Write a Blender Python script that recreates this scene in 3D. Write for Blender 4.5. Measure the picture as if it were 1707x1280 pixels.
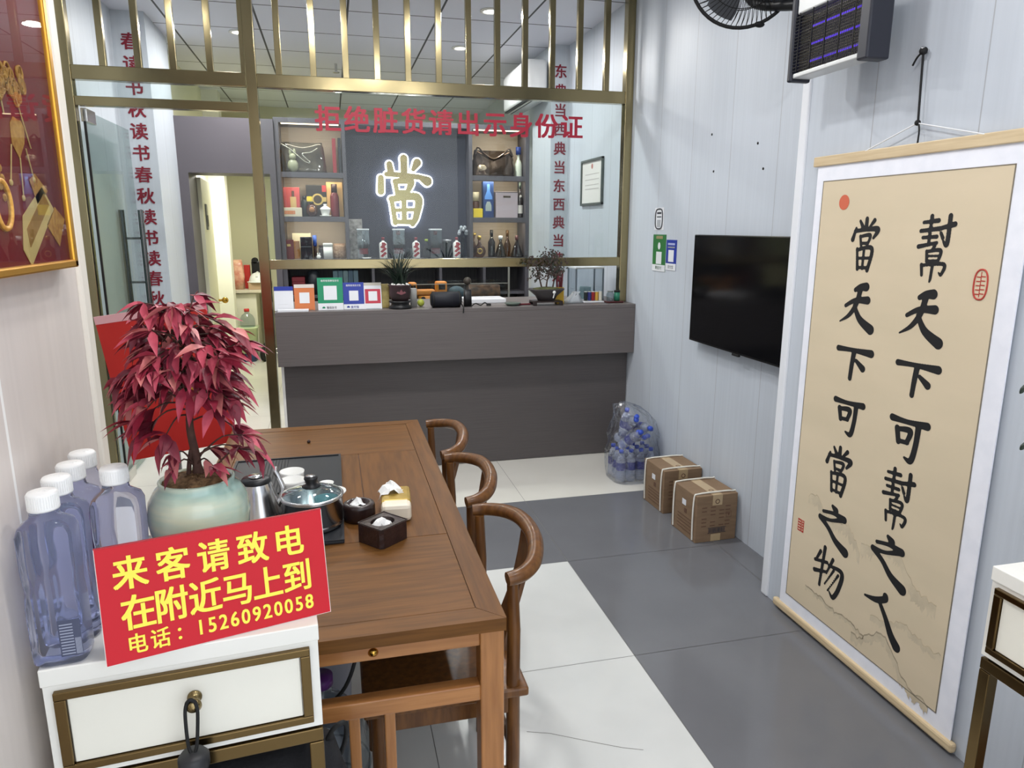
import bpy, bmesh, math, random
import numpy as np
from mathutils import Vector, Matrix
random.seed(7)
for o in list(bpy.data.objects): bpy.data.objects.remove(o)
SC = bpy.context.scene
COL = SC.collection
PI = math.pi

# ------------------------------------------------------------------ camera, world, lights, exposure
cam_d = bpy.data.cameras.new('camera'); cam = bpy.data.objects.new('camera', cam_d); COL.objects.link(cam)
cam_d.sensor_fit = 'HORIZONTAL'; cam_d.sensor_width = 36.0; cam_d.lens = 1192.0/1707.0*36.0
cam_d.clip_start = 0.02; cam_d.clip_end = 100
cam.matrix_world = Matrix(((0.97062742, 0.04957752, -0.23542406, 0.0),
                           (-0.24057887, 0.20836914, -0.94800006, 0.0),
                           (0.00205562, 0.9767929, 0.2141761, 1.58),
                           (0, 0, 0, 1)))
SC.camera = cam
SC.view_settings.view_transform = 'Standard'; SC.view_settings.look = 'None'
SC.view_settings.gamma = 1.0; SC.view_settings.use_curve_mapping = False
SC.view_settings.exposure = 0.18
SC.cycles.use_denoising = True
SC.cycles.max_bounces = 10; SC.cycles.transparent_max_bounces = 24; SC.cycles.transmission_bounces = 10
SC.cycles.sample_clamp_indirect = 6.0

W = bpy.data.worlds.new('world'); SC.world = W; W.use_nodes = True
wn = W.node_tree.nodes; wl = W.node_tree.links
bg = wn['Background']
tc = wn.new('ShaderNodeTexCoord'); sx = wn.new('ShaderNodeSeparateXYZ'); wr = wn.new('ShaderNodeValToRGB')
wl.new(tc.outputs['Generated'], sx.inputs[0]); wl.new(sx.outputs['Z'], wr.inputs[0]); wl.new(wr.outputs[0], bg.inputs['Color'])
wr.color_ramp.elements[0].position = 0.0; wr.color_ramp.elements[0].color = (0.74, 0.77, 0.82, 1)
wr.color_ramp.elements[1].position = 0.7; wr.color_ramp.elements[1].color = (0.86, 0.93, 1.0, 1)
bg.inputs['Strength'].default_value = 2.4

def lamp(name, loc, power, size, color=(1, 0.985, 0.965), shape='DISK', size_y=None, rot=(0, 0, 0)):
    d = bpy.data.lights.new(name, 'AREA'); d.energy = power; d.shape = shape; d.size = size; d.color = color
    if size_y: d.size_y = size_y
    o = bpy.data.objects.new(name, d); COL.objects.link(o); o.location = loc; o.rotation_euler = rot
    return o
for (x, y, p) in ((0.15, 0.9, 10), (0.95, 0.9, 9), (0.0, 3.5, 19), (0.75, 3.5, 15), (0.45, 2.1, 11), (-0.9, 3.6, 6)):
    lamp('room_downlight', (x, y, 3.02), p, 0.16)
for (x, y, p) in ((-0.607, 6.26, 17), (1.126, 6.33, 17), (1.147, 5.25, 17), (-0.6, 5.25, 15)):
    lamp('counter_downlight', (x, y, 3.015), p, 0.14)
lamp('rear_fill_light', (1.0, 8.2, 2.38), 26, .5)  # added fill lamp hidden behind the display cabinet, brightens the ceiling beyond it
lamp('store_room_light', (-0.85, 8.3, 2.2), 24, 0.5, (1.0, 0.97, 0.86))

# ------------------------------------------------------------------ materials
def lin(c): return tuple(((v/255.0)/12.92 if v/255.0 <= 0.04045 else ((v/255.0+0.055)/1.055)**2.4) for v in c)
MATS = {}
def mat(name, c, rough=0.5, metal=0.0, c2=None, scale=8.0, stretch=(1, 1, 1), amt=1.0, bump=0.0, spec=0.5, coat=0.0, trans=0.0,
        ior=1.45, emit=None, estr=0.0, detail=4.0, lo=0.35, hi=0.65, alpha=1.0, coat_r=.03):
    if name in MATS: return MATS[name]
    m = bpy.data.materials.new(name); m.use_nodes = True; MATS[name] = m
    n = m.node_tree.nodes; l = m.node_tree.links; b = n['Principled BSDF']
    b.inputs['Base Color'].default_value = (*lin(c), 1); b.inputs['Roughness'].default_value = rough
    b.inputs['Metallic'].default_value = metal; b.inputs['Specular IOR Level'].default_value = spec
    b.inputs['Coat Weight'].default_value = coat; b.inputs['Coat Roughness'].default_value = coat_r; b.inputs['Transmission Weight'].default_value = trans
    b.inputs['IOR'].default_value = ior; b.inputs['Alpha'].default_value = alpha
    if emit: b.inputs['Emission Color'].default_value = (*lin(emit), 1); b.inputs['Emission Strength'].default_value = estr
    if c2 or bump:
        t = n.new('ShaderNodeTexCoord'); mp = n.new('ShaderNodeMapping'); mp.inputs['Scale'].default_value = stretch
        nz = n.new('ShaderNodeTexNoise'); nz.inputs['Scale'].default_value = scale; nz.inputs['Detail'].default_value = detail
        l.new(t.outputs['Object'], mp.inputs[0]); l.new(mp.outputs[0], nz.inputs['Vector'])
        if c2:
            r = n.new('ShaderNodeValToRGB'); r.color_ramp.elements[0].position = lo; r.color_ramp.elements[1].position = hi
            r.color_ramp.elements[0].color = (*lin(c), 1); r.color_ramp.elements[1].color = (*lin(c2), 1)
            l.new(nz.outputs['Fac'], r.inputs[0]); l.new(r.outputs[0], b.inputs['Base Color'])
        if bump:
            bp = n.new('ShaderNodeBump'); bp.inputs['Strength'].default_value = bump; bp.inputs['Distance'].default_value = 0.01
            l.new(nz.outputs['Fac'], bp.inputs['Height']); l.new(bp.outputs[0], b.inputs['Normal'])
    return m
def glass_mat(name, tint=(225, 238, 234), refl=0.06, rough=0.0, gloss=(255, 255, 255), blend=0.12):
    if name in MATS: return MATS[name]
    m = bpy.data.materials.new(name); m.use_nodes = True; MATS[name] = m
    n = m.node_tree.nodes; l = m.node_tree.links; n.remove(n['Principled BSDF'])
    tr = n.new('ShaderNodeBsdfTransparent'); tr.inputs[0].default_value = (*lin(tint), 1)
    gl = n.new('ShaderNodeBsdfGlossy'); gl.inputs[0].default_value = (*lin(gloss), 1); gl.inputs['Roughness'].default_value = rough
    lw = n.new('ShaderNodeLayerWeight'); lw.inputs['Blend'].default_value = 0.5
    pw = n.new('ShaderNodeMath'); pw.operation = 'POWER'; pw.inputs[1].default_value = 4.0; l.new(lw.outputs['Facing'], pw.inputs[0])
    ml = n.new('ShaderNodeMath'); ml.operation = 'MULTIPLY'; ml.inputs[1].default_value = min(1.0, blend*4); l.new(pw.outputs[0], ml.inputs[0])
    ad = n.new('ShaderNodeMath'); ad.operation = 'ADD'; ad.inputs[1].default_value = refl; ad.use_clamp = True
    mx = n.new('ShaderNodeMixShader'); l.new(ml.outputs[0], ad.inputs[0]); l.new(ad.outputs[0], mx.inputs[0])
    l.new(tr.outputs[0], mx.inputs[1]); l.new(gl.outputs[0], mx.inputs[2]); l.new(mx.outputs[0], n['Material Output'].inputs[0])
    return m
def panel_mat(name, c, axis, off, width, groove, gw=0.004):
    """plain PVC wall board with a thin groove every `width` metres along the given object axis and faint streaks"""
    m = mat(name, c, rough=0.38, spec=0.4); n = m.node_tree.nodes; l = m.node_tree.links; b = n['Principled BSDF']
    t = n.new('ShaderNodeTexCoord'); s = n.new('ShaderNodeSeparateXYZ'); l.new(t.outputs['Object'], s.inputs[0])
    a = n.new('ShaderNodeMath'); a.operation = 'SUBTRACT'; a.inputs[1].default_value = off; l.new(s.outputs[axis], a.inputs[0])
    d = n.new('ShaderNodeMath'); d.operation = 'DIVIDE'; d.inputs[1].default_value = width; l.new(a.outputs[0], d.inputs[0])
    f = n.new('ShaderNodeMath'); f.operation = 'FRACT'; l.new(d.outputs[0], f.inputs[0])
    k = n.new('ShaderNodeMath'); k.operation = 'LESS_THAN'; k.inputs[1].default_value = gw/width; l.new(f.outputs[0], k.inputs[0])
    mp = n.new('ShaderNodeMapping'); mp.inputs['Scale'].default_value = (60, 60, 1.2); l.new(t.outputs['Object'], mp.inputs[0])
    nz = n.new('ShaderNodeTexNoise'); nz.inputs['Scale'].default_value = 1.0; l.new(mp.outputs[0], nz.inputs['Vector'])
    r = n.new('ShaderNodeValToRGB'); r.color_ramp.elements[0].position = .3; r.color_ramp.elements[1].position = .7
    r.color_ramp.elements[0].color = (*lin(tuple(v-5 for v in c)), 1); r.color_ramp.elements[1].color = (*lin(c), 1)
    l.new(nz.outputs['Fac'], r.inputs[0])
    x = n.new('ShaderNodeMix'); x.data_type = 'RGBA'; l.new(k.outputs[0], x.inputs['Factor']); l.new(r.outputs[0], x.inputs['A'])
    x.inputs['B'].default_value = (*lin(groove), 1); l.new(x.outputs['Result'], b.inputs['Base Color'])
    return m
def grid_mat(name, c, line, ox, oy, sx_, sy_, lw_):
    m = mat(name, c, rough=0.6); n = m.node_tree.nodes; l = m.node_tree.links; b = n['Principled BSDF']
    t = n.new('ShaderNodeTexCoord'); s = n.new('ShaderNodeSeparateXYZ'); l.new(t.outputs['Object'], s.inputs[0])
    outs = []
    for ax, of, st in (('X', ox, sx_), ('Y', oy, sy_)):
        a = n.new('ShaderNodeMath'); a.operation = 'SUBTRACT'; a.inputs[1].default_value = of; l.new(s.outputs[ax], a.inputs[0])
        d = n.new('ShaderNodeMath'); d.operation = 'DIVIDE'; d.inputs[1].default_value = st; l.new(a.outputs[0], d.inputs[0])
        f = n.new('ShaderNodeMath'); f.operation = 'FRACT'; l.new(d.outputs[0], f.inputs[0])
        k = n.new('ShaderNodeMath'); k.operation = 'LESS_THAN'; k.inputs[1].default_value = lw_/st; l.new(f.outputs[0], k.inputs[0]); outs.append(k)
    mxx = n.new('ShaderNodeMath'); mxx.operation = 'MAXIMUM'; l.new(outs[0].outputs[0], mxx.inputs[0]); l.new(outs[1].outputs[0], mxx.inputs[1])
    x = n.new('ShaderNodeMix'); x.data_type = 'RGBA'; l.new(mxx.outputs[0], x.inputs['Factor'])
    x.inputs['A'].default_value = (*lin(c), 1); x.inputs['B'].default_value = (*lin(line), 1); l.new(x.outputs['Result'], b.inputs['Base Color'])
    return m

# ------------------------------------------------------------------ geometry helpers
class G:
    """collects vertices and faces of one mesh"""
    def __init__(s): s.v = []; s.f = []; s.mi = []; s.sm = []
    def add(s, v, f, mi=0, smooth=False, M=None):
        o = len(s.v)
        s.v += [tuple(M @ Vector(p)) if M is not None else tuple(p) for p in v]
        for q in f: s.f.append([i+o for i in q]); s.mi.append(mi); s.sm.append(smooth)
        return s
    def box(s, x0, x1, y0, y1, z0, z1, bev=0.0, mi=0, M=None):
        if bev <= 0:
            v = [(x, y, z) for z in (z0, z1) for y in (y0, y1) for x in (x0, x1)]
            return s.add(v, [(0, 2, 3, 1), (4, 5, 7, 6), (0, 1, 5, 4), (2, 6, 7, 3), (0, 4, 6, 2), (1, 3, 7, 5)], mi, False, M)
        bm = bmesh.new(); bmesh.ops.create_cube(bm, size=1.0)
        for p in bm.verts: p.co = Vector(((x0+x1)/2+p.co.x*(x1-x0), (y0+y1)/2+p.co.y*(y1-y0), (z0+z1)/2+p.co.z*(z1-z0)))
        bev = min(bev, .45*min(abs(x1-x0), abs(y1-y0), abs(z1-z0)))
        bmesh.ops.bevel(bm, geom=list(bm.edges), offset=bev, segments=2, affect='EDGES', profile=0.5)
        bm.verts.index_update()
        s.add([tuple(p.co) for p in bm.verts], [[q.index for q in fc.verts] for fc in bm.faces], mi, False, M); bm.free(); return s
    def lathe(s, prof, seg=32, c=(0, 0, 0), mi=0, smooth=True, M=None):
        v = []; f = []
        for r, z in prof:
            r = max(r, 1e-5)
            for k in range(seg):
                a = 2*PI*k/seg; v.append((c[0]+r*math.cos(a), c[1]+r*math.sin(a), c[2]+z))
        for i in range(len(prof)-1):
            for k in range(seg):
                k2 = (k+1) % seg; f.append((i*seg+k, i*seg+k2, (i+1)*seg+k2, (i+1)*seg+k))
        return s.add(v, f, mi, smooth, M)
    def loft(s, secs, seg=40, c=(0, 0, 0), mi=0, smooth=True, M=None):
        """secs: (z, half x, half y, exponent[, dx, dy]) superellipse sections"""
        v = []; f = []
        for q in secs:
            z, hx, hy, e = q[:4]; dx, dy = q[4:6] if len(q) > 4 else (0, 0)
            for k in range(seg):
                a = 2*PI*(k+.5)/seg; ca, sa = math.cos(a), math.sin(a)
                v.append((c[0]+dx+hx*math.copysign(abs(ca)**(2/e), ca), c[1]+dy+hy*math.copysign(abs(sa)**(2/e), sa), c[2]+z))
        for i in range(len(secs)-1):
            for k in range(seg):
                k2 = (k+1) % seg; f.append((i*seg+k, i*seg+k2, (i+1)*seg+k2, (i+1)*seg+k))
        f.append(list(range(seg))[::-1]); f.append([(len(secs)-1)*seg+k for k in range(seg)])
        return s.add(v, f, mi, smooth, M)
    def tube(s, pts, r, seg=10, mi=0, closed=False, smooth=True, M=None):
        pts = [Vector(p) for p in pts]; n = len(pts)
        rr = r if isinstance(r, (list, tuple)) else [r]*n
        v = []; f = []; prev = None
        for i, p in enumerate(pts):
            if closed: t = pts[(i+1) % n]-pts[i-1]
            else: t = pts[min(i+1, n-1)]-pts[max(i-1, 0)]
            t = t.normalized() if t.length > 1e-9 else Vector((0, 0, 1))
            if prev is None:
                a = Vector((0, 0, 1)) if abs(t.z) < .9 else Vector((1, 0, 0)); u = t.cross(a).normalized()
            else:
                u = prev-t*prev.dot(t); u = u.normalized() if u.length > 1e-6 else t.orthogonal().normalized()
            prev = u; w = t.cross(u)
            for k in range(seg):
                a = 2*PI*k/seg; v.append(tuple(p+(u*math.cos(a)+w*math.sin(a))*rr[i]))
        m = n if closed else n-1
        for i in range(m):
            j = (i+1) % n
            for k in range(seg):
                k2 = (k+1) % seg; f.append((i*seg+k, i*seg+k2, j*seg+k2, j*seg+k))
        s.add(v, f, mi, smooth, M)
        if not closed:
            s.add(v[:seg], [list(range(seg))[::-1]], mi, False, M); s.add(v[-seg:], [list(range(seg))], mi, False, M)
        return s
    def cyl(s, a, b, r, seg=20, mi=0, M=None): return s.tube([a, b], r, seg, mi, False, True, M)
    def prism(s, poly, o, u, v, depth, mi=0):
        """2-D outline laid in the plane o + x*u + y*v and given thickness `depth` along u x v (towards the viewer)"""
        o, u, v = Vector(o), Vector(u), Vector(v); w = u.cross(v).normalized()*depth
        P = [o+u*x+v*y for x, y in poly]; n = len(P)
        return s.add([tuple(p) for p in P]+[tuple(p+w) for p in P], [list(range(n))[::-1], [n+i for i in range(n)]] +
                     [(i, (i+1) % n, n+(i+1) % n, n+i) for i in range(n)], mi)
    def sphere(s, c, r, seg=16, mi=0, sc=(1, 1, 1), M=None):
        n = seg//2
        return s.lathe([(r*math.sin(PI*i/n), -r*math.cos(PI*i/n)*sc[2]/max(sc[0], 1e-6)) for i in range(n+1)], seg, (0, 0, 0), mi, True,
                       (M if M is not None else Matrix()) @ Matrix.Translation(c) @ Matrix.Diagonal((sc[0], sc[1], sc[0], 1)))
    def build(s, name, mats, parent=None, loc=None, rot=None):
        me = bpy.data.meshes.new(name); me.from_pydata(s.v, [], s.f)
        for m in (mats if isinstance(mats, (list, tuple)) else [mats]): me.materials.append(m)
        bm = bmesh.new(); bm.from_mesh(me); bmesh.ops.recalc_face_normals(bm, faces=bm.faces); bm.to_mesh(me); bm.free()
        for p, i, q in zip(me.polygons, s.mi, s.sm): p.material_index = i; p.use_smooth = q
        me.update()
        o = bpy.data.objects.new(name, me); COL.objects.link(o)
        if parent is not None: o.parent = parent
        if loc is not None: o.location = loc
        if rot is not None: o.rotation_euler = rot
        return o
_tc = {}
def glyph(ch, bold=0.0):
    """flat outline of one character; bold thickens it with slightly shifted copies"""
    key = (ch, bold)
    if key not in _tc:
        c = bpy.data.curves.new('t', 'FONT'); c.body = ch; c.resolution_u = 3
        o = bpy.data.objects.new('t', c); COL.objects.link(o)
        dg = bpy.context.evaluated_depsgraph_get(); me = bpy.data.meshes.new_from_object(o.evaluated_get(dg))
        V0 = [tuple(v.co) for v in me.vertices]; F0 = [list(p.vertices) for p in me.polygons]
        V = []; F = []
        for k, (dx, dy) in enumerate(((-1, -1), (1, -1), (1, 1), (-1, 1)) if bold else ((0, 0),)):
            b = len(V); V += [(x+dx*bold*.75, y+dy*bold*.5, k*1e-4) for x, y, z in V0]; F += [[q+b for q in f] for f in F0]
        _tc[key] = (V, F)
        bpy.data.objects.remove(o); bpy.data.curves.remove(c); bpy.data.meshes.remove(me)
    return _tc[key]
def text(g, s, o, u, v, w, h, bold=0.0, mi=0, lift=0.0006, em=False):
    """lettering s in a w x h box whose lower-left corner is o, in the plane (u right, v up); em keeps the full em square of each character"""
    o, u, v = Vector(o), Vector(u), Vector(v); n = u.cross(v).normalized()*lift
    cells = list(s); cw = w/len(cells)
    for i, ch in enumerate(cells):
        V, F = glyph(ch, bold)
        x0 = min(p[0] for p in V); x1 = max(p[0] for p in V); mid = (x0+x1)/2
        y0, y1 = (-0.12, 0.88) if em else (0.0, 0.72)
        ew = 1.04 if em else 0.58
        g.add([tuple(o+n+u*(cw*(i+.5)+(p[0]-mid)/ew*cw)+v*((p[1]-y0)/(y1-y0)*h)+n*(p[2]*600)) for p in V], F, mi)
def spline(pts, sub=6):
    out = []; n = len(pts)
    for i in range(n-1):
        p0, p1, p2, p3 = pts[max(i-1, 0)], pts[i], pts[i+1], pts[min(i+2, n-1)]
        for k in range(sub):
            t = k/sub
            out.append(tuple(.5*((2*b)+(-a+c)*t+(2*a-5*b+4*c-d)*t*t+(-a+3*b-3*c+d)*t**3) for a, b, c, d in zip(p0, p1, p2, p3)))
    out.append(tuple(pts[-1])); return out
def brush(g, strokes, o, u, v, w, h, fat=1.0, lift=0.0008, depth=0.0, mi=0, grow=0.0, res=64):
    """brush strokes (x, y, radius) in a unit box laid in the plane (u right, v up), merged into one clean outline"""
    o, u, v = Vector(o), Vector(u), Vector(v); n = u.cross(v).normalized()
    D = []
    for st in strokes:
        for x, y, r in spline(st, 10): D.append((x*w, y*h, max(.0018, r*fat*(w+h)/2)+grow))
    D = np.array(D); st_ = max(w, h)*1.25/res
    x0 = D[:, 0].min()-D[:, 2].max()-st_; x1 = D[:, 0].max()+D[:, 2].max()+st_; y0 = D[:, 1].min()-D[:, 2].max()-st_; y1 = D[:, 1].max()+D[:, 2].max()+st_
    X = np.arange(x0, x1+st_, st_); Y = np.arange(y0, y1+st_, st_); F = np.full((len(X), len(Y)), 9.0)
    for a, b, r in D: F = np.minimum(F, np.hypot(X[:, None]-a, Y[None, :]-b)-r)
    base = o+n*lift; top = base+n*depth
    def at(q, b): return tuple(b+u*float(q[0])+v*float(q[1]))
    for i in range(len(X)-1):
        for j in range(len(Y)-1):
            c = [(X[i], Y[j], F[i, j]), (X[i+1], Y[j], F[i+1, j]), (X[i+1], Y[j+1], F[i+1, j+1]), (X[i], Y[j+1], F[i, j+1])]
            if min(q[2] for q in c) > 0: continue
            poly = []; cut = []
            for k in range(4):
                a, b = c[k], c[(k+1) % 4]
                if a[2] <= 0: poly.append(a[:2])
                if (a[2] <= 0) != (b[2] <= 0):
                    t = a[2]/(a[2]-b[2]); q = (a[0]+(b[0]-a[0])*t, a[1]+(b[1]-a[1])*t); poly.append(q); cut.append(len(poly)-1)
            if len(poly) < 3: continue
            g.add([at(q, top) for q in poly], [list(range(len(poly)))], mi)
            if depth:
                for k in cut:
                    k2 = (k+1) % len(poly)
                    if k2 in cut and len(cut) == 2:
                        a, b = poly[k], poly[k2]; g.add([at(a, base), at(b, base), at(b, top), at(a, top)], [(0, 1, 2, 3)], mi)
XR, YR, ZU = (1, 0, 0), (0, 1, 0), (0, 0, 1)
YL = (0, -1, 0)

def tag(o, label, cat, group=None, kind=None):
    if label: o['label'] = label
    if cat: o['category'] = cat
    if group: o['group'] = group
    if kind: o['kind'] = kind
    return o
def thing(name, label, cat, loc=(0, 0, 0), rotz=0.0, group=None):
    o = bpy.data.objects.new(name, None); COL.objects.link(o); o.empty_display_size = .05
    o.location = loc; o.rotation_euler = (0, 0, rotz); return tag(o, label, cat, group)
def struct(name, g, m, parent=None):
    o = g.build(name, m, parent)
    if parent is None: o['kind'] = 'structure'
    return o
def dup(root, loc, rotz, label, group=None):
    r = root.copy(); COL.objects.link(r); r.location = loc; r.rotation_euler = (0, 0, rotz); r['label'] = label
    if group: r['group'] = group
    for ch in list(root.children):
        c = ch.copy(); COL.objects.link(c); c.parent = r
        for gch in list(ch.children):
            d = gch.copy(); COL.objects.link(d); d.parent = c
    return r

# shared materials
white_paint = mat('white_lacquer', (236, 235, 228), rough=.3, spec=.5)
bronze = mat('bronze_metal', (112, 92, 60), rough=.2, metal=1.0)
gold = mat('brushed_gold_steel', (150, 138, 104), rough=.18, metal=1.0, bump=.015, scale=30, stretch=(1, 1, .1))
steel = mat('brushed_steel', (205, 205, 205), rough=.22, metal=1.0)
black = mat('black_plastic', (22, 23, 26), rough=.38)
rubber = mat('black_rubber', (16, 16, 17), rough=.7)
redvinyl = mat('red_vinyl', (158, 30, 52), rough=.45)
darkred = mat('dark_red_vinyl', (122, 24, 42), rough=.45)
lam = mat('grey_brown_laminate', (104, 98, 96), rough=.42, c2=(96, 90, 89), scale=6, stretch=(.5, 20, 40))
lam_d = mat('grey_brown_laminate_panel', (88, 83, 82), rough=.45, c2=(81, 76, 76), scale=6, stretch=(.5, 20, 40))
wood_y = mat('table_wood_lengthwise', (110, 72, 34), rough=.45, c2=(90, 58, 27), scale=5, stretch=(14, 1.0, 14), spec=.2)
wood_x = mat('table_wood_crosswise', (112, 74, 35), rough=.45, c2=(92, 60, 28), scale=5, stretch=(1.0, 14, 14), spec=.2)
wood_leg_daylit = mat('table_wood_leg_daylit', (172, 118, 68), rough=.3, c2=(148, 98, 54), scale=5, stretch=(14, 14, 1.0), coat=.15)  # same wood as the top, colour lightened for daylight on the front faces
wood_rail_daylit = mat('table_wood_rail_daylit', (174, 120, 70), rough=.3, c2=(150, 98, 54), scale=5, stretch=(1.0, 14, 14), coat=.15)  # daylight on the front rails put into the wood colour
chair_wood = mat('chair_wood', (112, 73, 36), rough=.32, c2=(86, 54, 27), scale=6, stretch=(10, 10, 1.5), coat=.12, coat_r=.15, spec=.35)
white_porc = mat('white_porcelain', (236, 236, 232), rough=.12, coat=.3)
tissue = mat('tissue_paper', (244, 244, 242), rough=.8)
clear = glass_mat('clear_pane', (244, 248, 247), refl=.02, blend=.06)
bottle_glass = glass_mat('thin_bottle_glass', (214, 222, 224), refl=.05, blend=.25)
acrylic = glass_mat('clear_acrylic', (226, 232, 235), refl=.04, blend=.15)
greenery = mat('dark_green_leaf', (34, 48, 38), rough=.45)

# ------------------------------------------------------------------ room shell
fm = [mat('floor_tile_white', (214, 215, 212), rough=.16, c2=(203, 205, 203), scale=2.5, lo=.3, hi=.7),
      mat('floor_tile_grey', (113, 114, 118), rough=.14, c2=(106, 107, 111), scale=2.5, lo=.3, hi=.7),
      mat('floor_tile_cream', (224, 221, 212), rough=.14, c2=(216, 213, 204), scale=2.5, lo=.3, hi=.7),
      mat('floor_grout', (120, 118, 114), rough=.7)]
g = G(); g.box(-1.6, 2.2, -2.5, 10.2, -.06, -.0015, mi=3)
xs = [-1.6, -1.365, -.565, .235, 1.035, 1.835, 2.2]; ys = [-2.5, -1.763, -.963, -.163, .637, 1.437, 2.237, 3.04, 3.84, 4.64, 5.44, 6.24, 7.04, 7.84, 8.64, 9.44, 10.2]
for i in range(len(xs)-1):
    for j in range(len(ys)-1):
        k = 2 if ys[j] >= 3.8 else (1 if (ys[j] >= 3.0 or xs[i] >= 1.0 or xs[i+1] <= -.5) else 0)
        e = .0012
        g.add([(xs[i]+e, ys[j]+e, 0), (xs[i+1]-e, ys[j]+e, 0), (xs[i+1]-e, ys[j+1]-e, 0), (xs[i]+e, ys[j+1]-e, 0)], [(0, 1, 2, 3)], k)
# hairline crack in the white tile
cr = [(.53, 1.93), (.60, 1.905), (.66, 1.87), (.72, 1.835), (.80, 1.79), (.86, 1.765)]
for a, b in zip(cr[:-1], cr[1:]):
    d = Vector((b[0]-a[0], b[1]-a[1])).normalized()*.0012
    g.add([(a[0]-d.y, a[1]+d.x, .0003), (a[0]+d.y, a[1]-d.x, .0003), (b[0]+d.y, b[1]-d.x, .0003), (b[0]-d.y, b[1]+d.x, .0003)], [(0, 1, 2, 3)], 3)
struct('floor', g, fm)
g = G(); g.box(-1.6, 2.2, -1.2, 10.2, 3.04, 3.12)
struct('ceiling', g, grid_mat('ceiling_tiles', (216, 219, 229), (62, 64, 70), .81, 6.15, .63, .65, .015))
wall_r = panel_mat('wall_board_cool', (196, 203, 212), 'Y', 3.81, .41, (165, 168, 174))
wall_p = panel_mat('wall_board_cool_front', (196, 203, 212), 'Y', 2.16, .425, (165, 168, 174))
wall_w = panel_mat('wall_board_warm', (222, 213, 206), 'Y', 1.165, .6, (250, 248, 244), .008)
wall_i = panel_mat('wall_board_inner', (196, 203, 210), 'Y', 5.0, .4, (160, 164, 170))
g = G(); g.box(1.98, 2.12, 2.3, 10.2, 0, 3.04); struct('wall_right', g, wall_r)
g = G(); g.box(1.78, 2.12, -1.0, 2.545, 0, 3.04); struct('wall_right_bay', g, wall_p)
g = G(); g.box(1.771, 1.8, 2.505, 2.553, 0, 3.04, bev=.008); struct('trim_1', g, mat('corner_trim', (228, 231, 236), rough=.35))
g = G(); g.box(-1.6, -.48, -1.0, 1.588, 0, 3.04); struct('wall_left', g, wall_w)
g = G(); g.box(-.5, -.472, 1.55, 1.596, 0, 3.04, bev=.007); struct('trim_2', g, mat('corner_trim_cream', (240, 234, 222), rough=.35))
g = G(); g.box(-1.6, -1.405, 1.588, 6.95, 0, 3.04); struct('wall_left_alcove', g, wall_i)
g = G(); g.box(-1.41, -1.19, 5.87, 6.6, 0, 3.04); struct('wall_left_pilaster', g, wall_i)
g = G(); g.box(1.827, 1.985, 6.03, 6.6, 0, 3.04); struct('wall_right_pilaster', g, wall_i)
cream = mat('store_room_paint', (226, 225, 198), rough=.6)
g = G(); g.box(-1.6, 2.2, 9.9, 10.05, 0, 3.04); struct('wall_back', g, mat('store_room_back_paint', (198, 196, 166), rough=.6))
g = G(); g.box(-1.6, -1.30, 6.95, 9.9, 0, 3.04); struct('wall_store_left', g, cream)
g = G(); g.box(-1.302, -1.13, 8.85, 9.05, 0, 3.04); struct('wall_store_pier', g, mat('store_room_pier', (238, 238, 226), rough=.5))
g = G(); g.box(.0, .1, 6.96, 9.9, 0, 2.43); struct('wall_store_right', g, cream)

# grey timber door surround of the store room (left end of the display wall)
g = G(); g.box(-1.19, -.425, 6.58, 6.95, 2.015, 2.455); g.box(-1.19, -1.115, 6.58, 6.95, 0, 2.015); g.box(-.475, -.425, 6.58, 6.95, 0, 2.015)
struct('door_1', g, mat('door_surround_grey', (92, 88, 94), rough=.5))

d = thing('interior_door', 'open cream door of the store room with keypad lock and brass knob', 'door', (-1.105, 6.96, 0), math.radians(93))
g = G(); g.box(0, .78, -.02, .02, .01, 2.0, bev=.003); g.build('door_leaf', cream, d)
g = G(); g.box(.16, .26, -.032, -.02, 1.55, 1.78, bev=.004); lk = g.build('keypad_lock', mat('lock_grey', (120, 122, 120), rough=.4, metal=.6), d)
g = G(); g.box(.175, .245, -.036, -.031, 1.58, 1.68); g.build('keypad', black, lk)
g = G(); g.cyl((.70, -.02, .86), (.70, -.06, .86), .012); g.sphere((.70, -.08, .86), .032); g.build('knob', mat('brass', (190, 150, 70), rough=.2, metal=1), d)

# ------------------------------------------------------------------ gold steel partition with glass
part = thing('partition_screen', 'gold steel and glass partition standing across the room behind the counter', 'partition', (.3, 4.7, 0))
ox, oy = .3, 4.7
def pb(name, x0, x1, z0, z1, y0=4.67, y1=4.73, m=gold, bev=.003):
    gg = G(); gg.box(x0-ox, x1-ox, y0-oy, y1-oy, z0, z1, bev=bev); return gg.build(name, m, part)
for a_, b_, z_ in ((-1.402, -1.345, 0), (-.435, -.375, 0), (1.925, 1.978, 1.0755)): pb('post', a_, b_, z_, 3.04, 4.667, 4.733)
pb('rail', -1.345, -.435, 2.375, 2.45); pb('rail', -.375, 1.925, 2.375, 2.45); pb('rail', -1.345, -.435, 2.238, 2.288); pb('rail', -.375, 1.925, 1.322, 1.38)
for x in (-1.185, -1.003, -.821, -.626, -.441, -.249, -.053, .136, .322, .508, .696, .882, 1.066, 1.246, 1.425, 1.610, 1.795):
    pb('slat', x-.018, x+.018, 2.448, 3.04, 4.682, 4.718, bev=.002)
pb('glass_pane', -1.345, -.435, 2.288, 2.375, 4.696, 4.704, clear, 0)
pane = pb('glass_pane', -.375, 1.925, 1.38, 2.375, 4.696, 4.704, clear, 0)
s = '拒绝脏货请出示身份证'
for i, ch in enumerate(s):
    g = G(); x = -.066+i*.1722; text(g, ch, (x-ox, 4.694-oy, 2.140+.0004*i), XR, ZU, .164, .158, .035, em=True)
    g.build('character', redvinyl, pane)

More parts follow.
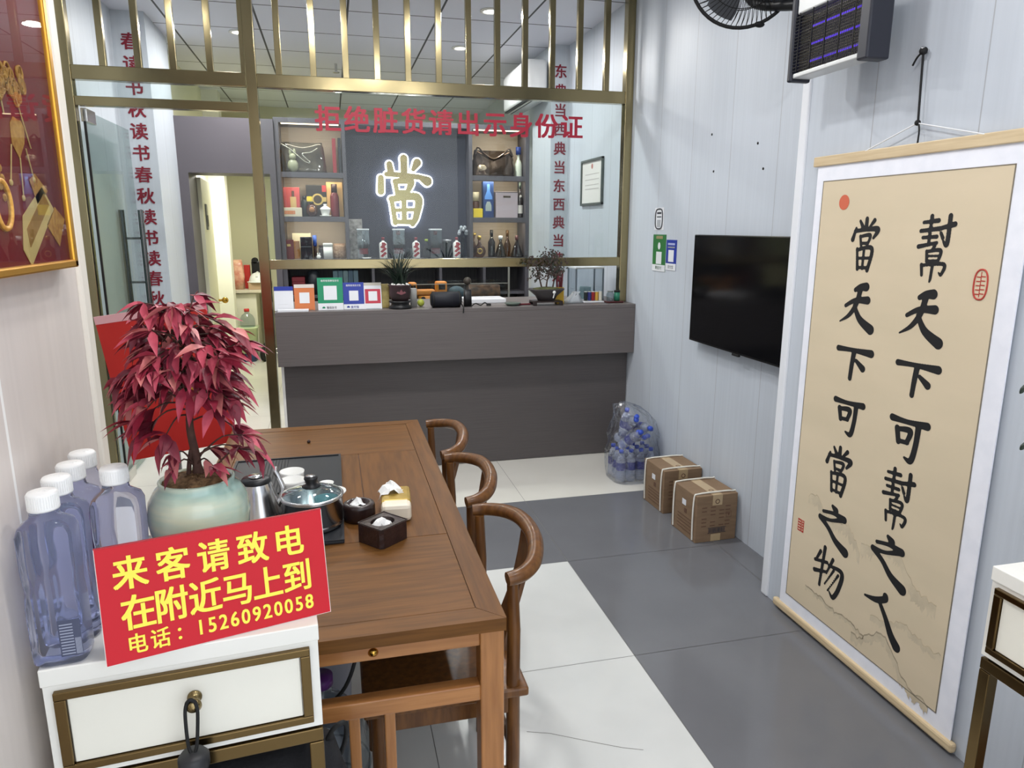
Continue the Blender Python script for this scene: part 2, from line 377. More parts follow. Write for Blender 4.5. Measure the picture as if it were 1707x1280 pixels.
gd = thing('glass_door', 'frameless glass door standing open with long steel pull bars', 'door', (-1.325, 4.74, 0), math.radians(89.5))
g = G(); g.box(.01, .9, -.005, .005, .015, 2.225); g.build('glass_leaf', glass_mat('door_glass', (228, 234, 232), refl=.03, blend=.07), gd)
g = G(); g.box(.0, .011, -.006, .006, .015, 2.225); g.build('edge_seal', black, gd)
g = G(); g.box(.0, .16, -.016, .016, 2.16, 2.235, bev=.003); g.build('patch_fitting', steel, gd)
g = G(); g.box(.0, .16, -.016, .016, .0, .07, bev=.003); g.build('patch_fitting', steel, gd)
for sgn in (-1, 1):
    g = G(); g.cyl((.76, sgn*.06, 1.03), (.76, sgn*.06, 1.69), .018, 16)
    for z in (1.2, 1.5): g.cyl((.76, 0, z), (.76, sgn*.06, z), .008, 10)
    g.build('pull_handle', mat('dark_steel', (120, 122, 122), rough=.25, metal=1), gd)

# pilaster lettering
def column_text(name, label, s, zs, x, y, w, h):
    r = thing(name, label, 'lettering', (x, y, zs[0]))
    for ch, z in zip(s, zs):
        gg = G(); text(gg, ch, (-w/2, -.001, z-zs[0]-h/2), XR, ZU, w, h, .03, em=True); gg.build('character', darkred, r)
zl = [2.842-.1492*i for i in range(13)]
column_text('wall_lettering', 'vertical dark red characters down the left white pilaster', '春读书秋读书春秋读书读春秋', zl, -1.296, 5.868, .125, .118)
zr = [2.836-.1518*i for i in range(12)]
column_text('wall_lettering', 'vertical dark red characters down the right white pilaster', '东典当西典当东西典当典东', zr, 1.907, 6.028, .115, .112)

# ceiling spots and air conditioner
lamp_em = mat('lamp_glow', (255, 255, 250), emit=(255, 252, 245), estr=14)
names = ('leftmost', 'middle one', 'front right one')
for (x, y), w in zip(((-.607, 6.26), (1.126, 6.33), (1.147, 5.25)), ('left', 'middle', 'right')):
    t = thing('ceiling_spot', 'round recessed ceiling spot, the %s of three over the counter' % w, 'ceiling light', (x, y, 3.028), 0, 'ceiling spots over the counter')
    g = G(); g.lathe([(.05, .011), (.072, .011), (.075, .004), (.052, 0), (.05, .011)], 24); g.build('trim_ring', white_paint, t)
    g = G(); g.lathe([(.0, .008), (.05, .008)], 24); g.build('lens', lamp_em, t)
g = thing('air_conditioner', 'white air conditioner high beside the right pilaster', 'air conditioner', (1.72, 6.5, 2.62))
b = G(); b.loft([(0, .08, .42, 8), (.03, .1, .425, 8), (.28, .103, .425, 8), (.31, .09, .42, 8)], 48); b.build('housing', mat('ac_white', (228, 230, 230), rough=.35), g)
b = G(); b.box(-.085, -.02, -.38, .38, -.006, .012); b.build('air_vent', black, g)
b = G(); b.box(-.06, -.045, -.38, .38, -.012, -.004); b.build('louver', white_paint, g)
t = thing('ceiling_sprinkler', 'small ceiling sprinkler head above the display cabinet', 'sprinkler', (.12, 7.2, 2.96))
b = G(); b.cyl((0, 0, .078), (0, 0, .01), .012); b.build('pipe', steel, t)
b = G(); b.lathe([(.0, 0), (.03, 0), (.03, .006), (.0, .006)], 16); b.build('deflector', steel, t)

# ------------------------------------------------------------------ display cabinet behind the counter
cab_m = mat('cabinet_grey_laminate', (86, 84, 90), rough=.45, c2=(79, 77, 83), scale=6, stretch=(30, 4, .6))
cab_back = mat('cabinet_back_beige', (178, 164, 148), rough=.6, c2=(166, 152, 136), scale=6, stretch=(.6, 4, 30))
blue_grey = mat('centre_panel_slate', (58, 60, 72), rough=.5, spec=.25)
cabd = thing('display_cabinet', 'built-in grey display cabinet with lit shelves behind the glass', 'cabinet', (0, 6.6, 0))
def cb(name, x0, x1, y0, y1, z0, z1, m, bev=.002):
    gg = G(); gg.box(x0, x1, y0, y1, z0, z1, bev=bev); return gg.build(name, m, cabd)
cb('side_panel', -.424, -.384, 0, .35, 0, 2.44, cab_m); cb('side_panel', .128, .158, 0, .35, 1.3, 2.44, cab_m)
cb('side_panel', 1.236, 1.268, 0, .35, 1.3, 2.44, cab_m); cb('side_panel', 1.764, 1.80, 0, .35, 0, 2.44, cab_m)
cb('top_board', -.424, 1.80, 0, .35, 2.435, 2.475, cab_m)
cb('back_panel', -.384, .128, .30, .33, 1.3, 2.435, cab_back); cb('back_panel', 1.268, 1.764, .30, .33, 1.3, 2.435, cab_back)
cb('centre_panel', .158, 1.236, .16, .2, 1.3, 2.435, blue_grey)
for x0, x1 in ((-.384, .128), (1.268, 1.764)):
    for z in (2.004, 1.634):
        sh = cb('shelf', x0, x1, .01, .30, z, z+.032, cab_m); cb('shelf_lip', x0, x1, 0, .012, z-.012, z+.032, cab_m)
        gg = G(); gg.box(x0+.02-0, x1-.02, .03, .045, z-.006, z-.0005); gg.build('light_strip', mat('led_strip', (255, 236, 205), emit=(255, 226, 185), estr=5), sh)
    gg = G(); gg.box(x0+.02, x1-.02, .03, .045, 2.428, 2.4345); gg.build('light_strip', MATS['led_strip'], cabd)
for x0, x1 in ((-.384, .128), (1.268, 1.764)):
    for z in (2.42, 1.996, 1.626): lamp('shelf_light', ((x0+x1)/2, 6.65, z), .9, x1-x0-.06, (1, .86, .68), 'RECTANGLE', .02, (math.radians(28), 0, 0))
cb('ledge', -.424, 1.80, -.02, .35, 1.278, 1.302, cab_m)
dark_wood = mat('base_cabinet_dark_wood', (58, 55, 58), rough=.5, c2=(44, 42, 45), scale=5, stretch=(20, 4, 1))
cb('base_back', -.384, 1.764, .30, .33, 0, 1.278, dark_wood)
for x in (.34, .95, 1.36): cb('base_divider', x, x+.025, .0, .30, 0, 1.278, cab_m)
cb('base_shelf', -.384, 1.764, .02, .30, .96, .985, cab_m)

# the backlit character on the centre panel
DANG = [[(.5, 1., .045), (.5, .84, .05)], [(.26, .96, .03), (.37, .85, .045)], [(.78, .97, .045), (.62, .84, .025)],
        [(.13, .82, .03), (.03, .60, .05)], [(.1, .765, .04), (.55, .80, .04), (.93, .80, .055), (.80, .64, .03)],
        [(.31, .67, .03), (.37, .5, .035)], [(.31, .66, .03), (.67, .69, .04), (.61, .52, .03)], [(.36, .53, .03), (.62, .54, .03)],
        [(.24, .42, .035), (.32, .03, .04)], [(.24, .40, .035), (.78, .44, .045), (.69, .02, .045)], [(.5, .42, .035), (.5, .05, .035)],
        [(.29, .24, .03), (.70, .255, .03)], [(.32, .06, .03), (.69, .065, .035)]]
NEON = [[(.5, .99, .055), (.5, .80, .05)], [(.22, .90, .045), (.24, .80, .05)], [(.76, .93, .06), (.68, .83, .03)],
        [(.05, .70, .045), (.04, .50, .05)], [(.16, .755, .035), (.45, .745, .04), (.78, .72, .04)], [(.78, .73, .03), (.95, .66, .07)],
        [(.32, .65, .035), (.36, .46, .035)], [(.32, .65, .04), (.62, .66, .055), (.56, .5, .035)], [(.36, .49, .035), (.56, .5, .03)],
        [(.24, .39, .035), (.30, .04, .04)], [(.24, .39, .045), (.74, .42, .06), (.72, .15, .05), (.64, .02, .04)], [(.48, .39, .04), (.48, .06, .04)],
        [(.28, .225, .03), (.70, .235, .03)], [(.30, .05, .035), (.64, .05, .04)]]
nx, nz, nw, nh = .435, 1.595, .46, .59
neon = thing('backlit_sign', 'gold character with white backlit edge on the slate panel', 'sign', (.667, 6.755, 1.9))
g = G(); brush(g, NEON, (nx-.667, -.012, nz-1.9), XR, ZU, nw, nh, fat=1.16, lift=.018, depth=.012, res=150); g.build('gold_face', mat('sign_gold', (176, 158, 112), rough=.2, metal=1), neon)
g = G(); brush(g, NEON, (nx-.667, -.002, nz-1.9), XR, ZU, nw, nh, fat=1.16, lift=.004, depth=.018, grow=.011, res=150); g.build('light_body', mat('sign_glow', (255, 255, 255), emit=(238, 242, 255), estr=7), neon)

# ---- things on the shelves: simple builders
SY = 6.72
def carton(name, label, x, z, w, h, d, m, y=SY, group=None, rotz=0.0):
    t = thing(name, label, 'box', (x, y, z), rotz, group)
    gg = G(); gg.box(-w/2, w/2, -d/2, d/2, 0, h, bev=.003); gg.build('carton', m, t); return t
def face(t, name, x, z, w, h, d, m):
    gg = G(); gg.box(x-w/2, x+w/2, -d/2-.0018, -d/2+.0005, z, z+h); return gg.build(name, m, t)
def bottle(name, label, x, z, prof, m, cap=None, capm=None, y=SY, cat='bottle', group=None, seg=24):
    t = thing(name, label, cat, (x, y, z), 0, group)
    gg = G(); gg.lathe([(0, 0)]+prof+[(0, prof[-1][1])], seg); gg.build('bottle_body', m, t)
    if cap: gg = G(); gg.lathe([(0, cap[0]), (cap[2], cap[0]), (cap[2], cap[1]), (0, cap[1])], 20); gg.build('cap', capm, t)
    return t
def band(t, prof, m, name='paper_label'):
    gg = G(); gg.lathe(prof, 24); return gg.build(name, m, t)
S1, S2, S0, S3 = 2.036, 1.666, 1.302, 1.302
silver_leather = mat('dark_patent_leather', (58, 54, 48), rough=.12, coat=.8, c2=(84, 80, 70), scale=9, bump=.5)
def handbag(label, x, z, w, h, m, seedv, dip):
    t = thing('handbag', label, 'handbag', (x, SY, z))
    rnd = random.Random(seedv); gg = G(); seg = 36; v = []; f = []; n = 12
    for i in range(n+1):
        q = i/n
        for k in range(seg):
            a = 2*PI*k/seg; ca, sa = math.cos(a), math.sin(a)
            hx = w/2*(1-.14*q*q); hy = .085*(1-.75*q**1.6)+.006
            px = hx*math.copysign(abs(ca)**.55, ca); py = hy*math.copysign(abs(sa)**.7, sa)
            top = h*(1-dip*math.exp(-(px/(w*.26))**2)-.02)
            v.append((px+rnd.uniform(-.004, .004), py+.008*math.sin(px*40+q*9)*(1-q), q*top))
    for i in range(n):
        for k in range(seg): f.append((i*seg+k, i*seg+(k+1) % seg, (i+1)*seg+(k+1) % seg, (i+1)*seg+k))
    f.append(list(range(seg))[::-1]); f.append([n*seg+k for k in range(seg)])
    gg.add(v, f, 0, True); gg.build('bag_body', m, t)
    return t
hb = handbag('shiny black patent handbag on the top left shelf', -.205, S1, .39, .262, silver_leather, 3, .15)
g = G(); g.tube(spline([(-.185, -.07, .24), (-.1, -.095, .19), (.02, -.1, .09), (.06, -.1, .085), (.0, -.1, .15), (.07, -.098, .165), (.13, -.09, .2)], 5), .005, 8); g.build('piping', mat('silver_piping', (205, 205, 190), rough=.2, metal=.8), hb)
t = thing('rabbit_charm', 'pale toy rabbit charm before the patent handbag', 'toy', (-.285, 6.6, S1))
g = G(); g.sphere((0, .03, .055), .045, sc=(1, .8, 1.2)); g.sphere((0, .028, .125), .03); g.build('body', mat('charm_grey_green', (148, 150, 122), rough=.4), t)
for sgn in (-1, 1):
    g = G(); g.sphere((sgn*.017, .03, .165), .012, sc=(1, .7, 2.4)); g.build('ear', MATS['charm_grey_green'], t)
hb2 = handbag('bronze metallic slouchy handbag on the top right shelf', 1.483, S1, .40, .245, mat('bronze_metal_leather', (112, 96, 84), rough=.15, metal=.75, c2=(72, 62, 56), scale=7, bump=.6), 5, .40)
g = G(); g.tube(spline([(-.17, -.03, .2), (-.15, -.05, .25), (-.09, -.04, .2), (.0, -.03, .155), (.09, -.04, .2), (.14, -.05, .245), (.18, -.03, .18)], 6), .008, 10); g.build('strap', MATS['bronze_metal_leather'], hb2)
g = G(); g.sphere((-.12, -.085, .07), .035, sc=(1.3, .4, .8)); g.build('clasp', mat('pale_gold', (220, 200, 170), rough=.2, metal=.8), hb2)
tag(G().box(-.015, .015, -.1, .1, 0, .285, bev=.002).build('red_book', mat('book_red', (150, 50, 56), rough=.5), None, (.062, SY, S1)), 'tall red book standing beside the black patent handbag', 'book')
tag(G().box(-.012, .012, -.1, .1, 0, .29, bev=.002).build('dark_folder', mat('folder_dark', (40, 44, 48), rough=.4), None, (.108, SY, S1)), 'tall dark folder at the right end of the top left shelf', 'folder')
b = bottle('spray_bottle', 'pale cleaner bottle with blue cap beside the bronze handbag', 1.725, S1, [(.032, 0), (.034, .01), (.034, .11), (.024, .14), (.013, .16), (.013, .20)], mat('cleaner_white', (205, 212, 196), rough=.4), (.20, .268, .024), mat('cleaner_blue', (32, 62, 140), rough=.4), cat='bottle')

# second shelf, left
c = carton('wine_carton', 'pink carton with pictured bottle on the left shelf', -.325, S2, .152, .25, .07, mat('pink_card', (190, 84, 84), rough=.5), 6.76)
face(c, 'bottle_print', .02, .02, .05, .15, .07, mat('print_gold', (206, 176, 120), rough=.5)); face(c, 'bottle_print', .02, .17, .022, .05, .07, mat('print_brown', (92, 60, 44), rough=.5))
c = carton('glass_carton', 'small pale carton lying before the pink carton', -.315, S2, .16, .076, .06, mat('pale_card', (206, 196, 172), rough=.5), 6.66)
face(c, 'printed_panel', -.02, .02, .09, .03, .06, mat('print_orange', (196, 130, 92), rough=.5))
bottle('liquor_jar', 'squat black liquor bottle beside the pink carton', -.212, S2, [(.028, 0), (.03, .01), (.03, .12), (.022, .14), (.014, .15)], mat('dark_jar', (34, 44, 44), rough=.25), (.15, .178, .018), black, 6.75)
c = carton('liquor_carton', 'black liquor carton with round gold seal', -.108, S2, .172, .272, .08, mat('black_card', (42, 40, 40), rough=.4), 6.78)
gg = G(); gg.add([(.01+.05*math.cos(2*PI*k/24), -.0425, .15+.05*math.sin(2*PI*k/24)) for k in range(24)], [list(range(24))]); gg.build('gold_seal', mat('print_gold2', (206, 180, 110), rough=.4, metal=.3), c)
gg = G(); gg.add([(.01+.036*math.cos(2*PI*k/24), -.0432, .15+.036*math.sin(2*PI*k/24)) for k in range(24)], [list(range(24))]); gg.build('seal_centre', mat('print_dark', (64, 54, 40), rough=.5), c)
face(c, 'gold_band', 0, .13, .17, .04, .078, MATS['print_gold2']); face(c, 'corner_flash', .068, .215, .035, .055, .08, mat('print_red', (176, 62, 64), rough=.5))
gg = G(); gg.box(-.08, -.04, -.044, -.04, .135, .175); gg.build('yellow_tag', mat('print_yellow', (226, 206, 60), rough=.5), c)
b = bottle('round_bottle', 'round dark brown flagon before the black carton', -.150, S2, [(.03, 0), (.046, .03), (.048, .06), (.04, .09), (.018, .108)], mat('flagon_brown', (64, 34, 28), rough=.15, coat=.5), (.108, .128, .018), MATS['dark_jar'], 6.68)
gg = G(); gg.lathe([(0, 0), (.024, 0), (.024, .004), (0, .004)], 20, M=Matrix.Translation((0, -.047, .06)) @ Matrix.Rotation(PI/2, 4, 'X')); gg.build('medallion', mat('print_gold3', (160, 112, 70), rough=.4), b)
t = thing('lidded_bowl', 'white porcelain lidded tea bowl on its saucer, middle left shelf', 'bowl', (-.036, 6.65, S2))
gg = G(); gg.lathe([(0, 0), (.03, 0), (.055, .01), (.05, .012), (0, .008)], 28); gg.build('saucer', white_porc, t)
gg = G(); gg.lathe([(.02, .01), (.032, .014), (.044, .06), (.046, .066), (.04, .064), (.02, .02)], 28); gg.build('cup', white_porc, t)
gg = G(); gg.lathe([(.048, .064), (.042, .074), (.018, .09), (.012, .096), (.018, .108), (0, .108)], 28); gg.build('lid', white_porc, t)
c = carton('wine_carton', 'orange carton open round a dark red liquor bottle', .050, S2, .14, .30, .07, mat('amber_card', (222, 180, 120), rough=.5), 6.78)
b = bottle('liquor_bottle', 'dark red liquor bottle before the orange carton', .046, S2, [(.036, 0), (.038, .01), (.038, .17), (.028, .2), (.02, .21)], mat('bottle_maroon', (108, 28, 36), rough=.25, coat=.4), (.21, .28, .026), mat('cap_brown', (54, 26, 22), rough=.4), 6.69)
# bottom shelf, left
c = carton('tea_carton', 'dark red carton with small gold mark on the bottom left shelf', -.362, S0, .08, .166, .06, mat('maroon_card', (104, 30, 36), rough=.45), 6.68)
face(c, 'gold_mark', 0, .11, .03, .02, .06, MATS['print_gold2'])
carton('tea_carton', 'ochre carton wedged behind the dark red carton', -.298, S0, .05, .155, .06, mat('ochre_card', (172, 116, 52), rough=.5), 6.70)
carton('flat_carton', 'cream carton standing at the back of the bottom left shelf', -.256, S0, .16, .222, .05, mat('cream_card', (238, 230, 196), rough=.5), 6.80)
c = carton('gift_carton', 'glossy black gift box before the cream carton', -.214, S0, .1, .19, .07, mat('black_gloss', (26, 27, 36), rough=.2), 6.66)
face(c, 'silver_line', 0, .105, .085, .004, .07, mat('silver_print', (130, 130, 136), rough=.3, metal=.6))
bottle('spray_bottle', 'small bottle with blue oval top beside the black gift box', -.142, S0, [(.014, 0), (.014, .1), (.008, .11)], mat('spray_dark', (70, 52, 48), rough=.4), (.11, .205, .017), mat('spray_blue', (44, 92, 190), rough=.35), 6.68)
bottle('squat_bottle', 'squat black jar between blue topped bottle and white canister', -.088, S0, [(.026, 0), (.028, .01), (.028, .08), (.02, .1)], mat('jar_black', (30, 20, 20), rough=.2), (.1, .118, .022), MATS['cap_brown'], 6.72)
t = thing('rabbit_figurine', 'tiny white rabbit figurine on the bottom left shelf', 'figurine', (-.114, 6.62, S0))
gg = G(); gg.sphere((0, 0, .019), .02, sc=(1, .9, .95)); gg.build('body', white_porc, t)
for sgn in (-1, 1): gg = G(); gg.sphere((sgn*.009, 0, .045), .006, sc=(1, .8, 1.6)); gg.build('ear', white_porc, t)
t = thing('canister', 'white square tea canister on the bottom left shelf', 'canister', (-.032, 6.68, S0))
gg = G(); gg.loft([(0, .041, .035, 6), (.108, .041, .035, 6)], 32); gg.build('body', white_porc, t)
gg = G(); gg.loft([(.109, .043, .037, 6), (.132, .043, .037, 6), (.138, .038, .033, 6)], 32); gg.build('lid', white_porc, t)
t = thing('snack_bag', 'clear bag of brown dried snacks at the end of the bottom left shelf', 'bag', (.068, 6.70, S0))
gg = G(); gg.loft([(0, .052, .03, 4), (.04, .056, .036, 3.5), (.1, .054, .03, 4), (.132, .05, .008, 4)], 32); gg.build('bag_body', mat('snack_brown', (132, 94, 66), rough=.35, c2=(190, 160, 130), scale=60, coat=.4), t)

# bottles on the ledge before the slate panel
tag(carton('tall_carton', 'tall pale grey carton with dark sketch print, left end of the ledge', .217, S0, .115, .345, .07, mat('sketch_card', (172, 168, 164), rough=.5, c2=(110, 106, 104), scale=25), 6.71), None, None)
lab_red = mat('label_red', (150, 34, 44), rough=.5); lab_maroon = mat('label_maroon', (110, 26, 40), rough=.5)
clear_case = glass_mat('display_case_clear', (218, 226, 230), refl=.07, blend=.2)
for i, (x, w) in enumerate(((.278, 'leftmost'), (.594, 'middle one'), (.931, 'rightmost'))):
    b = bottle('spirit_bottle', 'large clear spirit bottle with red label in a clear box, %s of three' % w, x, S0+.004,
               [(.036, 0), (.04, .008), (.04, .12), (.036, .145), (.016, .17), (.013, .205)], bottle_glass, (.205, .24, .017), mat('cap_red', (140, 40, 50), rough=.4) if i else mat('cap_silver', (200, 200, 205), rough=.3, metal=.6), 6.69, group='large spirit bottles on the ledge')
    band(b, [(.041, .035), (.041, .085)], lab_red if i == 0 else lab_maroon)
    c = thing('display_case', 'clear acrylic box round the %s large spirit bottle' % w, 'display case', (x, 6.69, S0), 0, 'acrylic bottle boxes on the ledge')
    gg = G(); gg.box(-.052, .052, -.052, .052, 0, .25); gg.build('case_walls', clear_case, c)
    gg = G(); gg.box(-.054, .054, -.054, .054, .25, .262, bev=.002); gg.build('case_lid', mat('case_lid_white', (222, 226, 230), rough=.3), c)
for x, w in ((.453, 'left'), (.75, 'middle'), (1.126, 'right')):
    b = bottle('spirit_bottle', 'small white spirit bottle with slanting red ribbon, the %s one of three' % w, x, S0,
               [(.034, 0), (.036, .006), (.036, .125), (.03, .14), (.013, .15), (.012, .16)], white_porc, (.16, .187, .014), mat('cap_darkred', (120, 30, 44), rough=.35), 6.67, group='small white spirit bottles on the ledge')
    gg = G()
    for q in range(3):
        gg.add([(-.03, -.0362, .02+.04*q), (-.01, -.0362, .01+.04*q), (.03, -.0362, .045+.04*q-.0), (.012, -.0362, .06+.04*q)], [(0, 1, 2, 3)])
    gg.box(-.013, .013, -.0368, -.0358, .09, .142); gg.build('red_ribbon', lab_red, b)
bottle('spirit_bottle', 'empty clear glass flask between the middle white bottle and right boxed bottle', .845, S0, [(.03, 0), (.036, .02), (.036, .08), (.014, .12), (.012, .15)], bottle_glass, (.15, .17, .015), mat('cap_green', (150, 170, 60), rough=.4), 6.67)
bottle('glass_jar', 'clear glass jar left of the rightmost white bottle', 1.04, S0, [(.04, 0), (.044, .01), (.044, .14), (.038, .15)], bottle_glass, (.15, .165, .04), MATS['cap_silver'], 6.70)
t = thing('crystal_ornament', 'clear crystal flower ornament at the right end of the ledge', 'ornament', (1.19, 6.70, S0))
gg = G(); gg.lathe([(0, 0), (.025, 0), (.012, .03), (.01, .16), (.02, .19)], 16); gg.build('stem', bottle_glass, t)
gg = G()
for k in range(9): gg.sphere((.035*math.cos(k*2.4), .02*math.sin(k*2.4), .22+.018*(k % 4)), .018, 10)
gg.build('blossom', mat('crystal_frost', (214, 220, 226), rough=.15, trans=.4), t)
t = thing('glass_tumbler', 'small clear tumbler beside the left white bottle', 'glass', (.66+.02, 6.64, S0)); gg = G(); gg.lathe([(0, 0), (.022, 0), (.026, .09), (.024, .09), (.02, .006), (0, .006)], 20); gg.build('tumbler', bottle_glass, t)
t = thing('porcelain_spoon', 'white porcelain spoon dish lying before the left boxed bottle', 'dish', (.30, 6.61, S0)); gg = G(); gg.loft([(0, .03, .015, 2), (.012, .045, .02, 2)], 20); gg.build('dish', white_porc, t)

# right bay, middle shelf
bottle('small_bottle', 'brown bottle with white cap on the right middle shelf', 1.323, S2, [(.034, 0), (.036, .01), (.036, .14), (.03, .15)], mat('bottle_brown', (92, 62, 44), rough=.3), (.15, .232, .038), mat('cap_offwhite', (196, 188, 160), rough=.4), 6.76)
c = carton('small_carton', 'yellow small carton before the brown bottle', 1.323, S2, .088, .081, .05, mat('yellow_card', (222, 196, 46), rough=.5), 6.66)
c = carton('wine_carton', 'tall blue carton with pictured castle bottle', 1.431, S2, .1, .325, .08, mat('blue_card', (44, 72, 128), rough=.4, c2=(36, 58, 104), scale=9), 6.72)
gg = G(); gg.prism([(-.012, .3), (.012, .3), (.014, .24), (.035, .19), (.035, .165), (-.035, .165), (-.035, .19), (-.014, .24)], (0, -.0402, 0), XR, ZU, .0012); gg.build('bottle_print', mat('print_lightblue', (96, 150, 226), rough=.4), c)
gg = G(); gg.prism([(-.028, .06), (.028, .06), (.028, .11), (.014, .145), (-.014, .145), (-.028, .11)], (0, -.0402, 0), XR, ZU, .0012); gg.build('arch_print', mat('print_pale', (170, 184, 180), rough=.4), c)
c = carton('gift_carton', 'lilac grey gift carton with slot handle', 1.602, S2, .208, .236, .12, mat('lilac_card', (176, 164, 170), rough=.5), 6.72)
face(c, 'slot_handle', .0, .18, .07, .018, .12, MATS['print_dark']); face(c, 'lid_edge', 0, .228, .208, .006, .12, MATS['print_dark'])
b = bottle('wine_bottle', 'slim dark wine bottle with white label beside the lilac carton', 1.735, S2, [(.026, 0), (.027, .01), (.027, .17), (.012, .22), (.011, .3)], mat('wine_dark', (38, 30, 30), rough=.12, coat=.6), (.26, .322, .0125), mat('foil_green', (60, 72, 66), rough=.35), 6.69)
band(b, [(.0275, .04), (.0275, .115)], mat('paper_label', (216, 212, 204), rough=.6)); gg = G(); gg.sphere((0, -.0205, .195), .012, sc=(1, .3, 1)); gg.build('round_label', MATS['paper_label'], b)
# right bay, bottom shelf
cognac = glass_mat('cognac_glass', (176, 140, 92), refl=.07, blend=.3); plum = glass_mat('plum_glass', (120, 92, 104), refl=.07, blend=.3); smoke = glass_mat('smoke_glass', (112, 112, 118), refl=.08, blend=.3)
t = thing('cognac_bottle', 'round flat cognac bottle at the left of the right bottom shelf', 'bottle', (1.345, 6.70, S3))
gg = G(); gg.loft([(0, .03, .02, 2.2), (.02, .052, .028, 2.2), (.055, .062, .032, 2), (.09, .052, .028, 2), (.115, .024, .02, 2), (.13, .014, .014, 2), (.17, .013, .013, 2)], 32); gg.build('bottle_body', cognac, t)
gg = G(); gg.lathe([(.018, 0), (.026, .0), (.026, .004), (.018, .004), (.018, 0)], 24, M=Matrix.Translation((0, -.03, .058)) @ Matrix.Rotation(PI/2, 4, 'X')); gg.build('ring_emblem', mat('emblem_gold', (186, 160, 84), rough=.3, metal=.7), t)
gg = G(); gg.lathe([(0, .168), (.019, .168), (.019, .2), (0, .2)], 20); gg.build('stopper', MATS['emblem_gold'], t)
bottle('flower_bottle', 'thin bottle with round gold stopper behind the cognac bottle', 1.312, S3, [(.018, 0), (.02, .1), (.008, .14), (.008, .2)], cognac, (.2, .225, .02), MATS['emblem_gold'], 6.78)
b = bottle('square_bottle', 'tall square shouldered whisky bottle with black cap', 1.478, S3, [(.034, 0), (.035, .01), (.035, .14), (.016, .175), (.013, .2)], smoke, (.2, .252, .016), black, 6.77)
bottle('decanter', 'grey conical glass decanter before the square bottle', 1.545, S3, [(.058, 0), (.058, .012), (.03, .1), (.013, .14), (.013, .17)], smoke, (.165, .2, .02), MATS['case_lid_white'], 6.68)
bottle('wine_bottle', 'amber wine bottle between the two conical decanters', 1.634, S3, [(.032, 0), (.034, .01), (.034, .11), (.02, .15), (.013, .17), (.012, .2)], cognac, (.19, .25, .0145), mat('foil_brown', (84, 60, 36), rough=.35), 6.78)
bottle('decanter', 'plum coloured conical decanter at the right end of the bottom shelf', 1.700, S3, [(.06, 0), (.062, .012), (.032, .1), (.014, .14), (.013, .165)], plum, (.16, .203, .016), mat('stopper_plum', (108, 66, 66), rough=.3), 6.67)
# base cabinet
for k in range(4):
    tag(G().box(-.055, .055, -.1, .1, 0, .038, bev=.003).build('red_box', mat('stack_red', (112, 30, 40), rough=.5), None, (-.30, 6.75, .986+.0395*k)), 'flat dark red box in the base cabinet, %s of its stack' % ('lowest', 'second from the bottom', 'second from the top', 'topmost')[k], 'box', 'stacked red boxes in the base cabinet')
for k, c_ in enumerate(((74, 96, 104), (66, 88, 98), (88, 108, 112), (60, 78, 92), (80, 100, 110))):
    tag(G().box(-.021, .021, -.11, .11, 0, .21, bev=.003).build('ring_binder', mat('binder_%d%d%d' % c_, c_, rough=.5), None, (.02+.045*k, 6.76, .986)), 'grey blue ring binder in the base cabinet, %s from the left' % ('first', 'second', 'third', 'fourth', 'fifth')[k], 'binder', 'ring binders in the base cabinet')
tag(G().lathe([(0, 0), (.05, 0), (.055, .2), (.0, .22)], 20).build('dark_vase', mat('vase_dark', (40, 44, 50), rough=.4), None, (-.17, 6.72, .986)), 'dark round jar beside the stacked red boxes', 'jar')

# ------------------------------------------------------------------ reception counter
ctr = thing('reception_counter', 'long grey-brown laminate reception counter in front of the glass', 'counter', (.8, 4.5, 0))
def ct(name, x0, x1, y0, y1, z0, z1, m, bev=.002):
    gg = G(); gg.box(x0-.8, x1-.8, y0-4.5, y1-4.5, z0, z1, bev=bev); return gg.build(name, m, ctr)
ct('fascia', -.352, 1.977, 4.5, 4.53, .742, 1.05, lam); ct('countertop', -.352, 1.977, 4.5, 5.16, 1.05, 1.075, lam)
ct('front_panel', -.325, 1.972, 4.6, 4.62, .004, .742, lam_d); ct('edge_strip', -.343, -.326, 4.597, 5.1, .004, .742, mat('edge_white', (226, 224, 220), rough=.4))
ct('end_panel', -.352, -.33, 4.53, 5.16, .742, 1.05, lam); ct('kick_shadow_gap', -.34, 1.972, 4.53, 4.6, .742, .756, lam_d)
CZ = 1.0755
white_card = mat('white_card', (226, 228, 232), rough=.35); blue_card2 = mat('card_blue', (30, 52, 150), rough=.35)
green_card = mat('card_green', (14, 138, 96), rough=.35); orange_card = mat('card_orange', (206, 118, 66), rough=.35); crimson_card = mat('card_crimson', (186, 42, 66), rough=.35)
